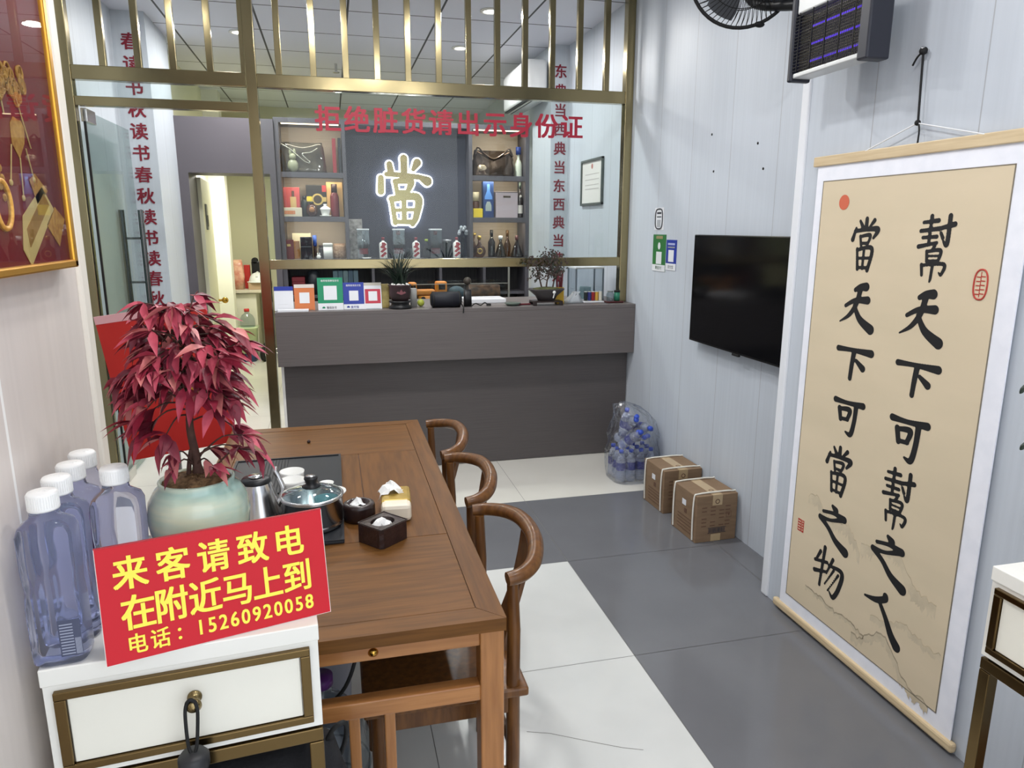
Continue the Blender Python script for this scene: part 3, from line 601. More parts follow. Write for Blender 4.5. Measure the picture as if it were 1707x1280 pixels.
def pay_sign(label, x, y, w, h, base, rotz=0.0, header=None, hh=.03, foot=None, fh=.03, txt=None, ftxt=None, qr=.5):
    t = thing('payment_sign', label, 'payment sign', (x, y, CZ), rotz, 'payment signs on the counter')
    M = Matrix.Rotation(math.radians(-11), 4, 'X')
    gg = G(); gg.box(-w/2, w/2, 0, .004, 0, h, M=M); gg.build('card', base, t)
    gg = G(); gg.box(-w/2+.01, w/2-.01, .0, .055, 0.0, .004); gg.build('foot_plate', acrylic, t)
    if header: gg = G(); gg.box(-w/2, w/2, -.0008, .0, h-hh, h, M=M); gg.build('header_band', header, t)
    if foot: gg = G(); gg.box(-w/2, w/2, -.0008, .0, 0, fh, M=M); gg.build('footer_band', foot, t)
    q = w*qr; zc = (fh if foot else .015)+((h-(hh if header else .03)-(fh if foot else .015))/2)
    gg = G(); gg.box(-q/2, q/2, -.0012, .0, zc-q*.55, zc+q*.55, M=M); gg.build('blank_panel', white_card, t)
    R = M.to_3x3()
    if txt:
        gg = G(); ww = w*.72; text(gg, txt[0], R @ Vector((-ww/2, -.0012, h-.026)), XR, R @ Vector(ZU), ww, .014, .01, em=True); gg.build('lettering', txt[1], t)
    if ftxt:
        gg = G(); ww = w*.4; text(gg, ftxt[0], R @ Vector((-ww*.42, -.0014, .006)), XR, R @ Vector(ZU), ww, .017, .02, em=True); gg.build('lettering', ftxt[1], t)
        gg = G(); cc = R @ Vector((-ww*.7, -.0012, .014)); gg.add([tuple(cc+Vector((.009*math.cos(2*PI*k/16), -.0003, .008*math.sin(2*PI*k/16)))) for k in range(16)], [list(range(16))]); gg.build('round_logo', ftxt[2], t)
    return t
grey_ink = mat('ink_grey', (86, 90, 96), rough=.6)
pay_sign('white payment card with dark blue header, leftmost on the counter', -.301, 4.60, .112, .148, white_card, header=blue_card2, hh=.026)
pay_sign('orange payment card with white header, second from the left', -.178, 4.595, .12, .16, orange_card, header=mat('card_cream', (214, 204, 196), rough=.4), hh=.022)
pay_sign('large green payment card with white footer', -.022, 4.575, .152, .2, green_card, foot=white_card, fh=.042, txt=('推荐使用微信支付', white_card), ftxt=('微信支付', grey_ink, green_card), qr=.52)
pay_sign('deep blue payment card with white footer', .120, 4.585, .128, .168, blue_card2, foot=white_card, fh=.032, txt=('推荐使用支付宝', white_card), ftxt=('支付宝', blue_card2, blue_card2), qr=.44)
pay_sign('crimson and white payment card, rightmost beside the orchid', .237, 4.58, .108, .165, white_card, header=mat('card_grey_head', (188, 184, 172), rough=.4), hh=.018)
s5 = [o for o in COL.objects if o.name.startswith('payment_sign')][-1]
g = G(); g.box(-.048, .048, -.0009, 0, .035, .125, M=Matrix.Rotation(math.radians(-11), 4, 'X')); g.build('crimson_field', crimson_card, s5)
t = thing('card_stack', 'low stack of leaflets lying before the two leftmost payment cards', 'leaflets', (-.25, 4.545, CZ)); g = G(); g.box(-.085, .095, -.03, .03, 0, .012, bev=.001); g.build('leaflets', white_card, t)
tag(G().box(-.024, .024, -.02, .02, 0, .15, bev=.003).build('gold_box', mat('gold_card', (176, 160, 96), rough=.4, c2=(150, 132, 70), scale=30), None, (.318, 4.64, CZ)), 'narrow gold box behind the crimson payment card', 'box')
# orchid
t = thing('potted_orchid', 'dark potted orchid with arching leaves on a black stand', 'plant', (.405, 4.575, CZ))
pot_dark = mat('dark_clay', (50, 40, 40), rough=.4, c2=(68, 46, 50), scale=14)
g = G(); g.lathe([(0, 0), (.07, 0), (.075, .012), (.058, .022), (.056, .034), (.072, .042), (.07, .05), (0, .05)], 28); g.build('stand', black, t)
g = G(); g.lathe([(0, .05), (.05, .05), (.066, .075), (.07, .105), (.068, .14), (.076, .148), (.07, .152), (.064, .14), (0, .138)], 32); p = g.build('pot', pot_dark, t)
g = G(); g.prism([(-.012, 0), (.0, .02), (.012, 0), (.02, .008), (.03, -.002), (.0, -.014), (-.03, -.002), (-.02, .008)], (0.002, -.0715, .105), XR, ZU, .003); g.build('lotus_relief', mat('lotus_pink', (120, 70, 76), rough=.5), p)
rnd = random.Random(2); g = G()
for k in range(46): g.sphere((rnd.uniform(-.052, .052), rnd.uniform(-.05, .05), .146+rnd.uniform(-.003, .006)), .008, 8)
o = g.build('pebbles', white_porc, t)
g = G()
for k in range(46):
    a = rnd.uniform(0, 2*PI); L = rnd.uniform(.18, .31); bend = rnd.uniform(.35, 1.25); ca, sa = math.cos(a), math.sin(a)
    base = (rnd.uniform(-.03, .03), rnd.uniform(-.02, .02)); P = []
    for q in range(8):
        u = q/7; r = L*bend*u**1.25*.9; z = .148+L*(u*1.05-bend*.62*u*u); P.append((base[0]+ca*r, base[1]+sa*r*.22-.02*u, z))
    for q in range(7):
        w0 = .006*(1-q/7)**.6; w1 = .006*(1-(q+1)/7)**.6+.0004
        a_, b_ = P[q], P[q+1]
        g.add([(a_[0]-sa*w0, a_[1]+ca*w0, a_[2]), (a_[0]+sa*w0, a_[1]-ca*w0, a_[2]), (b_[0]+sa*w1, b_[1]-ca*w1, b_[2]), (b_[0]-sa*w1, b_[1]+ca*w1, b_[2])], [(0, 1, 2, 3)], 0, True)
g.build('foliage', greenery, t)
t = thing('canister', 'plain pale grey canister right of the orchid', 'canister', (.497, 4.64, CZ)); g = G(); g.loft([(0, .021, .021, 4), (.115, .021, .021, 4), (.12, .018, .018, 4)], 24); g.build('body', mat('canister_grey', (160, 160, 156), rough=.4), t)
tag(G().sphere((0, 0, .024), .024).build('green_apple', mat('apple_green', (168, 178, 70), rough=.35), None, (.545, 4.66, CZ)), 'small yellow-green apple beside the pale canister', 'fruit')
t = thing('portable_speaker', 'black cylindrical portable speaker lying on the counter', 'speaker', (.697, 4.575, CZ))
M = Matrix.Translation((0, 0, .05)) @ Matrix.Rotation(PI/2, 4, 'Y')
g = G(); g.lathe([(0, -.098), (.036, -.098), (.05, -.086), (.05, .086), (.036, .098), (0, .098)], 32, M=M); g.build('body', mat('speaker_mesh', (18, 20, 30), rough=.6), t)
for x in (-.09, .078): g = G(); g.lathe([(.0505, 0), (.052, .003), (.052, .009), (.0505, .012)], 32, M=Matrix.Translation((x, 0, .05)) @ Matrix.Rotation(PI/2, 4, 'Y')); g.build('end_ring', rubber, t)
g = G(); g.tube(spline([(.09, -.03, .03), (.1, -.06, .01), (.1, -.082, -.0), (.098, -.085, -.03)], 5), .004, 8); g.build('wrist_loop', rubber, t)
t = thing('desk_microphone', 'black desk microphone standing right of the portable speaker', 'microphone', (.843, 4.60, CZ))
g = G(); g.loft([(0, .026, .022, 5), (.11, .023, .02, 5)], 24); g.build('stand', black, t)
g = G(); g.cyl((0, 0, .11), (0, 0, .14), .008); g.sphere((0, 0, .163), .026); g.build('head', mat('mic_mesh', (58, 52, 44), rough=.5), t)
g = thing('usb_cable', 'short black cable coiled before the white paper', 'cable', (.92, 4.56, CZ)); b = G(); b.tube(spline([(-.06, 0, .004), (-.03, .01, .02), (.0, -.005, .01), (.03, .01, .024), (.05, .0, .012)], 5), .004, 8); b.box(.04, .07, -.008, .008, .004, .018, bev=.002); b.build('cord', rubber, g)
tag(G().box(-.14, .14, -.1, .1, 0, .028, bev=.003).build('paper_pad', white_card, None, (1.0, 4.86, CZ)), 'thick white paper pad lying behind the black cable', 'paper')
t = thing('green_dish', 'flat grey-green glass dish right of the paper pad', 'dish', (1.14, 4.58, CZ)); g = G(); g.lathe([(0, 0), (.035, 0), (.055, .016), (.053, .02), (.03, .008), (0, .008)], 28); g.build('dish', mat('dish_green', (92, 104, 96), rough=.3), t)
t = thing('red_pen', 'dark red pen lying between green dish and bonsai', 'pen', (1.21, 4.57, CZ)); g = G(); g.cyl((-.05, 0, .007), (.05, .01, .007), .006, 10); g.build('barrel', mat('pen_red', (96, 30, 38), rough=.4), t)
# bonsai
t = thing('bonsai', 'small-leaved bonsai in a flared dark bowl with wooden stand', 'plant', (1.368, 4.575, CZ))
g = G(); g.box(-.1, .1, -.06, .06, .02, .03, bev=.003)
for x in (-.09, .09):
    for y in (-.05, .05): g.box(x-.012, x+.012, y-.01, y+.01, 0, .022, bev=.003)
g.build('stand', mat('stand_dark', (36, 26, 24), rough=.4), t)
g = G(); g.loft([(.03, .055, .04, 2.5), (.06, .07, .055, 3), (.1, .115, .075, 4), (.108, .118, .078, 4), (.105, .108, .07, 4)], 40); g.build('bowl', mat('bonsai_bowl', (62, 58, 58), rough=.5), t)
g = G(); g.loft([(.1, .1, .064, 3), (.112, .08, .05, 2.5), (.118, .04, .03, 2)], 28); g.build('moss', mat('moss', (62, 66, 38), rough=.9, c2=(84, 84, 50), scale=40), t)
rnd = random.Random(4); g = G(); lv = G(); bark = mat('bonsai_bark', (74, 58, 50), rough=.8)
for tx, lean in ((-.03, -.03), (.0, .02), (.045, .03)):
    P = [(tx, 0, .11), (tx+lean*.4, .005, .16), (tx+lean, -.005, .21), (tx+lean*1.3, .0, .26)]; g.tube(spline(P, 4), [.006-.0003*i for i in range(13)], 7)
    for k in range(7):
        q = P[1+k % 3]; e = (q[0]+rnd.uniform(-.075, .075), rnd.uniform(-.05, .05), q[2]+rnd.uniform(.02, .07)); g.tube([q, e], [.003, .0012], 5)
        for m in range(26):
            c = Vector(e)+Vector((rnd.gauss(0, .022), rnd.gauss(0, .018), rnd.gauss(0, .018))); a = rnd.uniform(0, 6.28); s_ = rnd.uniform(.006, .0105)
            u = Vector((math.cos(a), .3*math.sin(a), math.sin(a)))*s_; w = Vector((-math.sin(a), rnd.uniform(-.5, .5), math.cos(a)))*s_*.6
            lv.add([tuple(c-u), tuple(c+w), tuple(c+u), tuple(c-w)], [(0, 1, 2, 3)], rnd.choice((0, 0, 1)))
for k in range(10):
    c = Vector((-.02+rnd.uniform(-.03, .04), 0, .32+rnd.uniform(-.012, .012))); lv.add([tuple(c+Vector((-.007, 0, 0))), tuple(c+Vector((0, -.003, .005))), tuple(c+Vector((.008, 0, .002))), tuple(c+Vector((0, .003, -.004)))], [(0, 1, 2, 3)], 1)
g.tube([(-.02, 0, .25), (-.02, 0, .325)], [.002, .001], 5)
g.build('trunk', bark, t); lv.build('foliage', [mat('bonsai_leaf', (62, 48, 42), rough=.6), mat('bonsai_leaf_green', (42, 50, 40), rough=.6)], t)
g = G(); g.sphere((.035, -.07, .088), .011); g.tube([(.035, -.072, .08), (.03, -.065, .05)], .004, 6); g.build('white_tassel', white_porc, t)
t = thing('pen_holder', 'yellow square pen holder behind the bonsai', 'pen holder', (1.478, 4.635, CZ)); g = G(); g.box(-.026, .026, -.026, .026, 0, .11, bev=.002); g.build('cup', mat('holder_yellow', (206, 164, 40), rough=.4), t)
for k, (x, h) in enumerate(((-.014, .2), (.002, .18), (.015, .22))):
    p = thing('marker_pen', 'dark red marker in the yellow holder, the %s one' % ('left', 'shortest', 'tallest')[k], 'pen', (1.478+x, 4.635, CZ+.108), 0, 'markers in the yellow holder'); g = G(); g.cyl((0, 0, 0), (x*.5, 0, h-.11), .007, 10); g.build('barrel', mat('marker_red', (104, 30, 40), rough=.4), p)
t = thing('display_case', 'small clear acrylic display case with metal corner posts behind the thread spools', 'display case', (1.752, 4.88, CZ))
for x in (-.1, .1):
    for y in (-.09, .09): g = G(); g.box(x-.005, x+.005, y-.005, y+.005, 0, .22); g.build('corner_post', mat('case_post', (120, 130, 138), rough=.3, metal=.5), t)
g = G(); g.box(-.105, .105, -.095, .095, .0, .008); g.box(-.105, .105, -.095, .095, .22, .232, bev=.002); g.build('frame_plates', mat('case_plate', (206, 212, 216), rough=.3), t)
g = G(); g.box(-.1, .1, -.09, .09, .008, .22); g.build('case_panes', acrylic, t)
g = G(); g.box(-.03, .03, -.04, .04, .008, .09, bev=.004); g.build('inner_riser', mat('riser_teal', (150, 176, 180), rough=.4), t)
for k, (c_, nm) in enumerate((((16, 24, 24), 'black'), ((40, 44, 112), 'dark blue'), ((140, 30, 34), 'red'), ((196, 152, 60), 'golden yellow'), ((206, 204, 192), 'off-white'))):
    x = 1.678+.0265*k
    p = thing('thread_spool', '%s thread spool in the row near the right end of the counter' % nm, 'thread', (x, 4.66, CZ+.009), 0, 'thread spools on the counter'); m_ = mat('thread_'+nm.replace(' ', '_'), c_, rough=.6, bump=.2, scale=4, stretch=(1, 1, 90))
    g = G(); g.lathe([(0, .003), (.0115, .003), (.0122, .01), (.0122, .056), (.0115, .062), (0, .062)], 20); g.build('thread', m_, p)
    g = G(); g.lathe([(0, 0), (.0125, 0), (.0125, .003), (0, .003)], 20); g.lathe([(0, .062), (.0125, .062), (.0125, .066), (0, .066)], 20); g.build('spool', mat('spool_plastic', (200, 204, 200), rough=.4), p)
t = thing('spool_tray', 'thin white tray under the row of thread spools', 'tray', (1.731, 4.66, CZ)); g = G(); g.box(-.075, .075, -.025, .025, 0, .008, bev=.002); g.build('tray', white_card, t)
t = thing('lacquer_tray', 'dark red lacquer tray at the right end of the counter', 'tray', (1.868, 4.615, CZ)); g = G(); g.box(-.065, .055, -.04, .04, 0, .012, bev=.003); g.build('tray', mat('lacquer_red', (72, 24, 26), rough=.3), t)
t = thing('glass_jar', 'small clear glass jar on the red lacquer tray', 'jar', (1.838, 4.615, CZ+.0125)); g = G(); g.lathe([(0, 0), (.024, 0), (.026, .01), (.026, .045), (.018, .055), (.018, .06)], 20); g.build('jar_body', bottle_glass, t)
g = G(); g.lathe([(0, .06), (.02, .06), (.02, .068), (0, .068)], 20); g.build('lid', mat('jar_lid', (120, 126, 124), rough=.3, metal=.5), t)
t = thing('tin', 'green tin with dark lid on the red lacquer tray', 'tin', (1.888, 4.615, CZ+.0125)); g = G(); g.lathe([(0, 0), (.02, 0), (.02, .058), (0, .058)], 24); g.build('tin_body', mat('tin_green', (40, 118, 92), rough=.35), t)
g = G(); g.lathe([(0, .058), (.021, .058), (.021, .07), (0, .07)], 24); g.build('lid', rubber, t)
t = thing('wrapped_bundle', 'crumpled bundle in clear plastic left of the thread spools', 'bundle', (1.585, 4.66, CZ)); rnd = random.Random(9); g = G()
g.loft([(0, .075, .04, 2.5), (.02, .06, .036, 2.4), (.045, .04, .03, 2, .01, 0), (.065, .024, .02, 2, .02, 0), (.075, .03, .02, 2, .024, 0)], 30); g.v = [(x+rnd.uniform(-.005, .005), y+rnd.uniform(-.004, .004), z+rnd.uniform(-.003, .003) if z > .001 else z) for x, y, z in g.v]
g.build('plastic_wrap', mat('wrap_plastic', (176, 182, 186), rough=.15, coat=.6), t)
# low glass showcase on the rear edge of the counter with a toy and a carved stone in it
t = thing('glass_showcase', 'low glass showcase behind the counter top', 'showcase', (.93, 5.4, 0))
g = G(); g.box(-.36, .36, -.10, -.094, 1.0, 1.165); g.box(-.36, .36, .3, .306, 1.0, 1.165); g.box(.354, .36, -.094, .3, 1.0, 1.165); g.box(-.36, -.354, -.094, .3, 1.0, 1.165); g.build('panes', clear, t)
g = G(); g.box(-.36, .366, -.104, -.092, 1.165, 1.169); g.box(.354, .366, -.104, -.092, 1.0, 1.30); g.build('edge_trim', mat('glass_edge', (150, 150, 142), rough=.3), t)
g = G(); g.box(-.37, .37, -.11, .31, 0, 1.0, bev=.004); g.build('case_base', dark_wood, t)
t = thing('toy_digger', 'orange toy digger in the glass showcase', 'toy', (.70, 5.48, 1.0)); tm = mat('toy_orange', (206, 128, 42), rough=.4)
g = G(); g.box(-.14, .05, -.05, .05, .075, .115, bev=.012); g.build('chassis', tm, t)
g = G(); g.box(.055, .14, -.045, .045, .08, .175, bev=.012); c_ = g.build('cab', tm, t); g = G(); g.box(.075, .125, -.047, -.044, .115, .16); g.build('window', black, c_)
g = G(); g.box(-.15, -.09, -.05, .05, .1, .17, bev=.012); c_ = g.build('rear_cab', tm, t); g = G(); g.box(-.14, -.1, -.052, -.049, .12, .15); g.build('window', black, c_)
g = G(); g.loft([(0, .05, .045, 2.4), (.02, .07, .055, 2.6), (.07, .085, .055, 3)], 28); g.build('scoop', tm, t)
for x in (-.045, .045): g = G(); g.lathe([(.0, -.006), (.016, -.006), (.016, .006), (0, .006)], 16, M=Matrix.Translation((x, -.055, .05)) @ Matrix.Rotation(PI/2, 4, 'X')); g.build('wheel', rubber, t)
t = thing('carved_stone', 'brown carved stone block in the glass showcase', 'stone', (1.14, 5.5, 1.0)); rnd = random.Random(11); g = G(); g.loft([(0, .125, .06, 5), (.05, .125, .06, 5), (.14, .12, .055, 5)], 40); g.build('block', mat('stone_brown', (92, 66, 46), rough=.8, c2=(48, 36, 30), scale=22, bump=.6), t)
t = thing('helmet', 'blue-grey cloth bundle in the glass showcase left of the stone', 'cloth', (.92, 5.5, 1.0)); t.name = 'cloth_bundle'; g = G(); g.sphere((0, 0, .06), .07, sc=(1.1, .8, 1.1)); g.build('cloth', mat('cloth_blue', (48, 70, 84), rough=.8, c2=(70, 86, 88), scale=20), t)

# ------------------------------------------------------------------ store room things seen through the doorway
t = thing('storage_cabinet', 'small white cabinet in the store room below the hard hat', 'cabinet', (-1.06, 9.45, 0)); g = G(); g.box(-.13, .13, -.15, .25, 0, .78, bev=.004); g.build('body', mat('store_white', (226, 224, 204), rough=.5), t)
g = G(); g.box(-.14, .26, -.2, .3, .79, .825, bev=.003); g.build('top_board', mat('store_board', (206, 200, 178), rough=.5), t)
g = G(); g.tube([(.22, -.1, .79), (.24, .0, .0)], .014, 8); g.build('leg', MATS['store_board'], t)
t = thing('carton', 'flat brown carton under the white hard hat', 'box', (-.88, 9.42, .8255)); g = G(); g.box(-.13, .13, -.12, .12, 0, .09, bev=.003); g.build('carton', mat('carton_kraft', (176, 150, 120), rough=.7), t)
t = thing('hard_hat', 'white hard hat on a carton in the store room', 'helmet', (-.905, 9.40, .916)); hm = mat('hat_white', (226, 230, 226), rough=.3)
g = G(); g.lathe([(.105, 0), (.1, .03), (.085, .07), (.055, .1), (.02, .113), (0, .115)], 28); g.build('shell', hm, t)
g = G(); g.lathe([(.1, 0), (.125, -.004), (.125, .002), (.1, .008)], 28, M=Matrix.Translation((0, -.012, 0))); g.build('brim', hm, t)
g = G(); g.tube([(0, -.09, .06), (0, -.05, .11), (0, .05, .112), (0, .09, .06)], .014, 8); g.build('ridge', hm, t)
t = thing('speaker_box', 'black twin-cylinder device behind the hard hat', 'device', (-.90, 9.62, .8255)); g = G(); g.box(-.085, .085, -.05, .05, 0, .33, bev=.01); g.build('body', black, t)
for x in (-.045, .045): g = G(); g.cyl((x, -.05, .34), (x, .05, .34), .036, 20); g.build('cylinder', rubber, t)
t = thing('snack_pack', 'pink patterned snack pack beside the hard hat', 'pack', (-1.13, 9.42, .8255)); g = G(); g.loft([(0, .06, .05, 4), (.15, .075, .055, 3), (.3, .06, .04, 3), (.36, .05, .01, 3)], 24); g.build('pack', mat('pack_pink', (196, 120, 100), rough=.3, c2=(226, 190, 160), scale=14), t)
tag(G().box(-.035, .035, -.03, .03, 0, .29, bev=.003).build('red_carton', mat('carton_red', (176, 44, 38), rough=.45), None, (-1.035, 9.53, .8255)), 'upright red carton beside the pink snack pack', 'box')
t = thing('plastic_crate', 'pale green plastic crate on the store room floor', 'crate', (-1.06, 9.02, .0)); cg = mat('crate_green', (186, 202, 160), rough=.35)
g = G(); g.loft([(.0, .12, .1, 6), (.1, .125, .105, 6)], 32); g.build('blue_base', mat('crate_blue', (34, 56, 96), rough=.4), t)
g = G(); g.loft([(.101, .13, .11, 6), (.39, .15, .125, 6), (.40, .16, .135, 6), (.41, .16, .135, 6)], 36); g.build('tub', cg, t)
g = G(); g.box(-.04, .06, -.1235, -.119, .17, .35); g.build('paper_label', mat('crate_label', (150, 180, 96), rough=.5), t)
t = thing('water_jug', 'clear plastic jug with red cap on the green crate', 'jug', (-1.02, 9.02, .4105)); g = G(); g.lathe([(0, 0), (.085, 0), (.088, .02), (.085, .09), (.06, .14), (.026, .165), (.026, .18)], 28); g.build('jug_body', acrylic, t)
g = G(); g.lathe([(0, .18), (.03, .18), (.03, .215), (0, .215)], 20); g.build('cap', mat('jug_cap_red', (190, 50, 46), rough=.4), t)
t = thing('hand_trolley', 'small trolley with black wheels at the store room doorway', 'trolley', (-.78, 9.0, 0))
for y in (-.08, .25): g = G(); g.lathe([(0, -.02), (.05, -.02), (.085, -.02), (.09, -.01), (.09, .01), (.085, .02), (.05, .02), (0, .02)], 28, M=Matrix.Translation((-.06, y, .09)) @ Matrix.Rotation(PI/2, 4, 'Y') @ Matrix.Rotation(.35, 4, 'X')); w_ = g.build('wheel', rubber, t); g = G(); g.lathe([(0, -.025), (.035, -.025), (.035, .025), (0, .025)], 20, M=Matrix.Translation((-.06, y, .09)) @ Matrix.Rotation(PI/2, 4, 'Y') @ Matrix.Rotation(.35, 4, 'X')); g.build('hub', steel, w_)
g = G(); g.cyl((-.06, -.08, .09), (.2, -.08, .09), .012); g.cyl((-.06, .25, .09), (.2, .25, .09), .012); g.tube([(0, -.08, .09), (.1, .25, .09), (.12, .3, .9)], .014, 10); g.build('frame', steel, t)
t = thing('plastic_bag', 'white plastic bag beside the store room door post', 'bag', (-.60, 9.45, 0)); g = G(); g.loft([(0, .12, .12, 3), (.4, .13, .12, 3), (.8, .1, .1, 2.4), (1.0, .07, .06, 2), (1.1, .05, .03, 2)], 24); g.build('bag_body', mat('bag_white', (222, 224, 216), rough=.4), t)

# ------------------------------------------------------------------ right wall
t = thing('television', 'black flat television on the right wall', 'television', (1.92, 3.13, .96))
g = G(); g.box(.0, .03, -.487, .487, .006, .583, bev=.004); g.build('housing', mat('tv_black', (14, 15, 17), rough=.3), t)
g = G(); g.box(-.0015, .0005, -.480, .480, .018, .577); g.build('screen', mat('tv_screen', (8, 9, 12), rough=.12, spec=.35), t)
g = G(); g.box(-.004, .01, -.03, .03, -.004, .008, bev=.002); g.build('sensor_bump', rubber, t)
g = G(); g.box(.03, .0595, -.2, .2, .15, .42); g.build('wall_bracket', rubber, t)
WX = 1.9795
def wall_card(name, label, y, z, w, h, m, cat='sticker', dx=.002):
    t = thing(name, label, cat, (WX, y, z)); g = G(); g.box(-dx, 0, -w/2, w/2, -h/2, h/2); g.build('sheet', m, t); return t
def on_card(t, name, y, z, w, h, m, lift=.003): g = G(); g.box(-lift, -.0015, -y-w/2, -y+w/2, z-h/2, z+h/2); return g.build(name, m, t)
def card_text(t, name, s, y, z, w, h, m): g = G(); text(g, s, (-.003, -y+w/2, z-h/2), YL, ZU, w, h, .01, em=True); return g.build(name, m, t)
ink = mat('ink_black', (44, 48, 56), rough=.6)
t = wall_card('wall_sticker', 'white sticker with dark oval border above the green one', 4.192, 1.632, .125, .135, white_card)
g = G(); g.tube([(-.003, -.05*math.copysign(abs(math.cos(a))**.6, math.cos(a)), .06*math.copysign(abs(math.sin(a))**.6, math.sin(a))) for a in [2*PI*k/28 for k in range(28)]], .004, 6, closed=True); g.build('oval_border', ink, t)
on_card(t, 'title_bar', 0, .035, .06, .012, ink); on_card(t, 'title_bar', 0, .012, .06, .008, grey_ink); on_card(t, 'blank_panel', 0, -.028, .05, .045, mat('card_grey', (168, 172, 178), rough=.5))
t = wall_card('wall_sticker', 'green payment sticker on the right wall beyond the television', 4.172, 1.425, .18, .225, mat('sticker_green', (42, 112, 56), rough=.4))
on_card(t, 'footer_band', 0, -.092, .18, .04, white_card); on_card(t, 'header_patch', .0, .095, .09, .018, mat('patch_tan', (146, 134, 96), rough=.5)); on_card(t, 'blank_panel', .0, -.03, .075, .075, white_card)
g = G(); g.add([(-.003, .018*math.cos(2*PI*k/20), .043+.022*math.sin(2*PI*k/20)) for k in range(20)], [list(range(20))]); g.build('white_blob', white_card, t)
card_text(t, 'lettering', '微信支付', 0, -.09, .09, .022, mat('ink_green', (52, 96, 62), rough=.5))
t = wall_card('wall_sticker', 'blue payment sticker right of the green one', 4.005, 1.418, .135, .18, blue_card2)
on_card(t, 'footer_band', 0, -.07, .135, .04, white_card); on_card(t, 'blank_panel', 0, -.005, .07, .07, white_card); on_card(t, 'title_bar', 0, .065, .09, .012, mat('bar_lilac', (170, 176, 216), rough=.5)); on_card(t, 'title_bar', 0, .046, .09, .008, mat('bar_grey', (150, 150, 150), rough=.5))
card_text(t, 'lettering', '支付宝', -.0, -.07, .075, .022, ink)
t = thing('framed_certificate', 'framed certificate on the right wall behind the glass', 'certificate', (WX, 5.40, 1.92))
g = G()
for y0, y1, z0, z1 in ((-.235, .235, .155, .172), (-.235, .235, -.172, -.155), (-.235, -.22, -.172, .172), (.22, .235, -.172, .172)): g.box(-.02, 0, y0, y1, z0, z1, bev=.002)
g.build('frame', mat('frame_dark', (84, 92, 88), rough=.4), t)
g = G(); g.box(-.008, -.001, -.222, .222, -.157, .157); g.build('paper', mat('cert_paper', (222, 220, 216), rough=.5), t)
g = G(); g.add([(-.0085, .02*math.cos(2*PI*k/20), .118+.02*math.sin(2*PI*k/20)) for k in range(20)], [list(range(20))]); g.build('emblem', mat('emblem_red', (180, 120, 110), rough=.5), t)
g = G()
for z in (.06, .02, -.02, -.05): g.box(-.009, -.008, -.15, .15, z-.003, z+.003)
g.build('text_lines', mat('cert_line', (178, 176, 172), rough=.5), t)

# hanging scroll
SX = 1.765
scr = thing('hanging_scroll', 'large calligraphy scroll with white border hanging on the right wall', 'scroll', (SX, 1.965, 0))
def sb(name, y0, y1, z0, z1, x0, x1, m, bev=0): g = G(); g.box(x0-SX, x1-SX, y0-1.965, y1-1.965, z0, z1, bev=bev); return g.build(name, m, scr)
paper = sb('paper_mount', 1.528, 2.405, .045, 1.815, SX, SX+.004, mat('scroll_white', (240, 242, 250), rough=.7, c2=(232, 235, 244), scale=14))
silk = mat('scroll_silk', (218, 202, 174), rough=.75, c2=(208, 194, 166), scale=2.2, stretch=(1, .6, 3), lo=.25, hi=.75)
art = sb('painted_silk', 1.59, 2.365, .098, 1.745, SX-.0012, SX+.0, silk)
pale_wood = mat('pale_wood', (214, 194, 158), rough=.45, c2=(200, 178, 142), scale=8, stretch=(4, .6, 12))
sb('top_rod', 1.50, 2.425, 1.80, 1.835, SX-.008, SX+.008, pale_wood, .003)
sb('bottom_rod', 1.51, 2.438, .012, .045, SX-.012, SX+.012, pale_wood, .008)
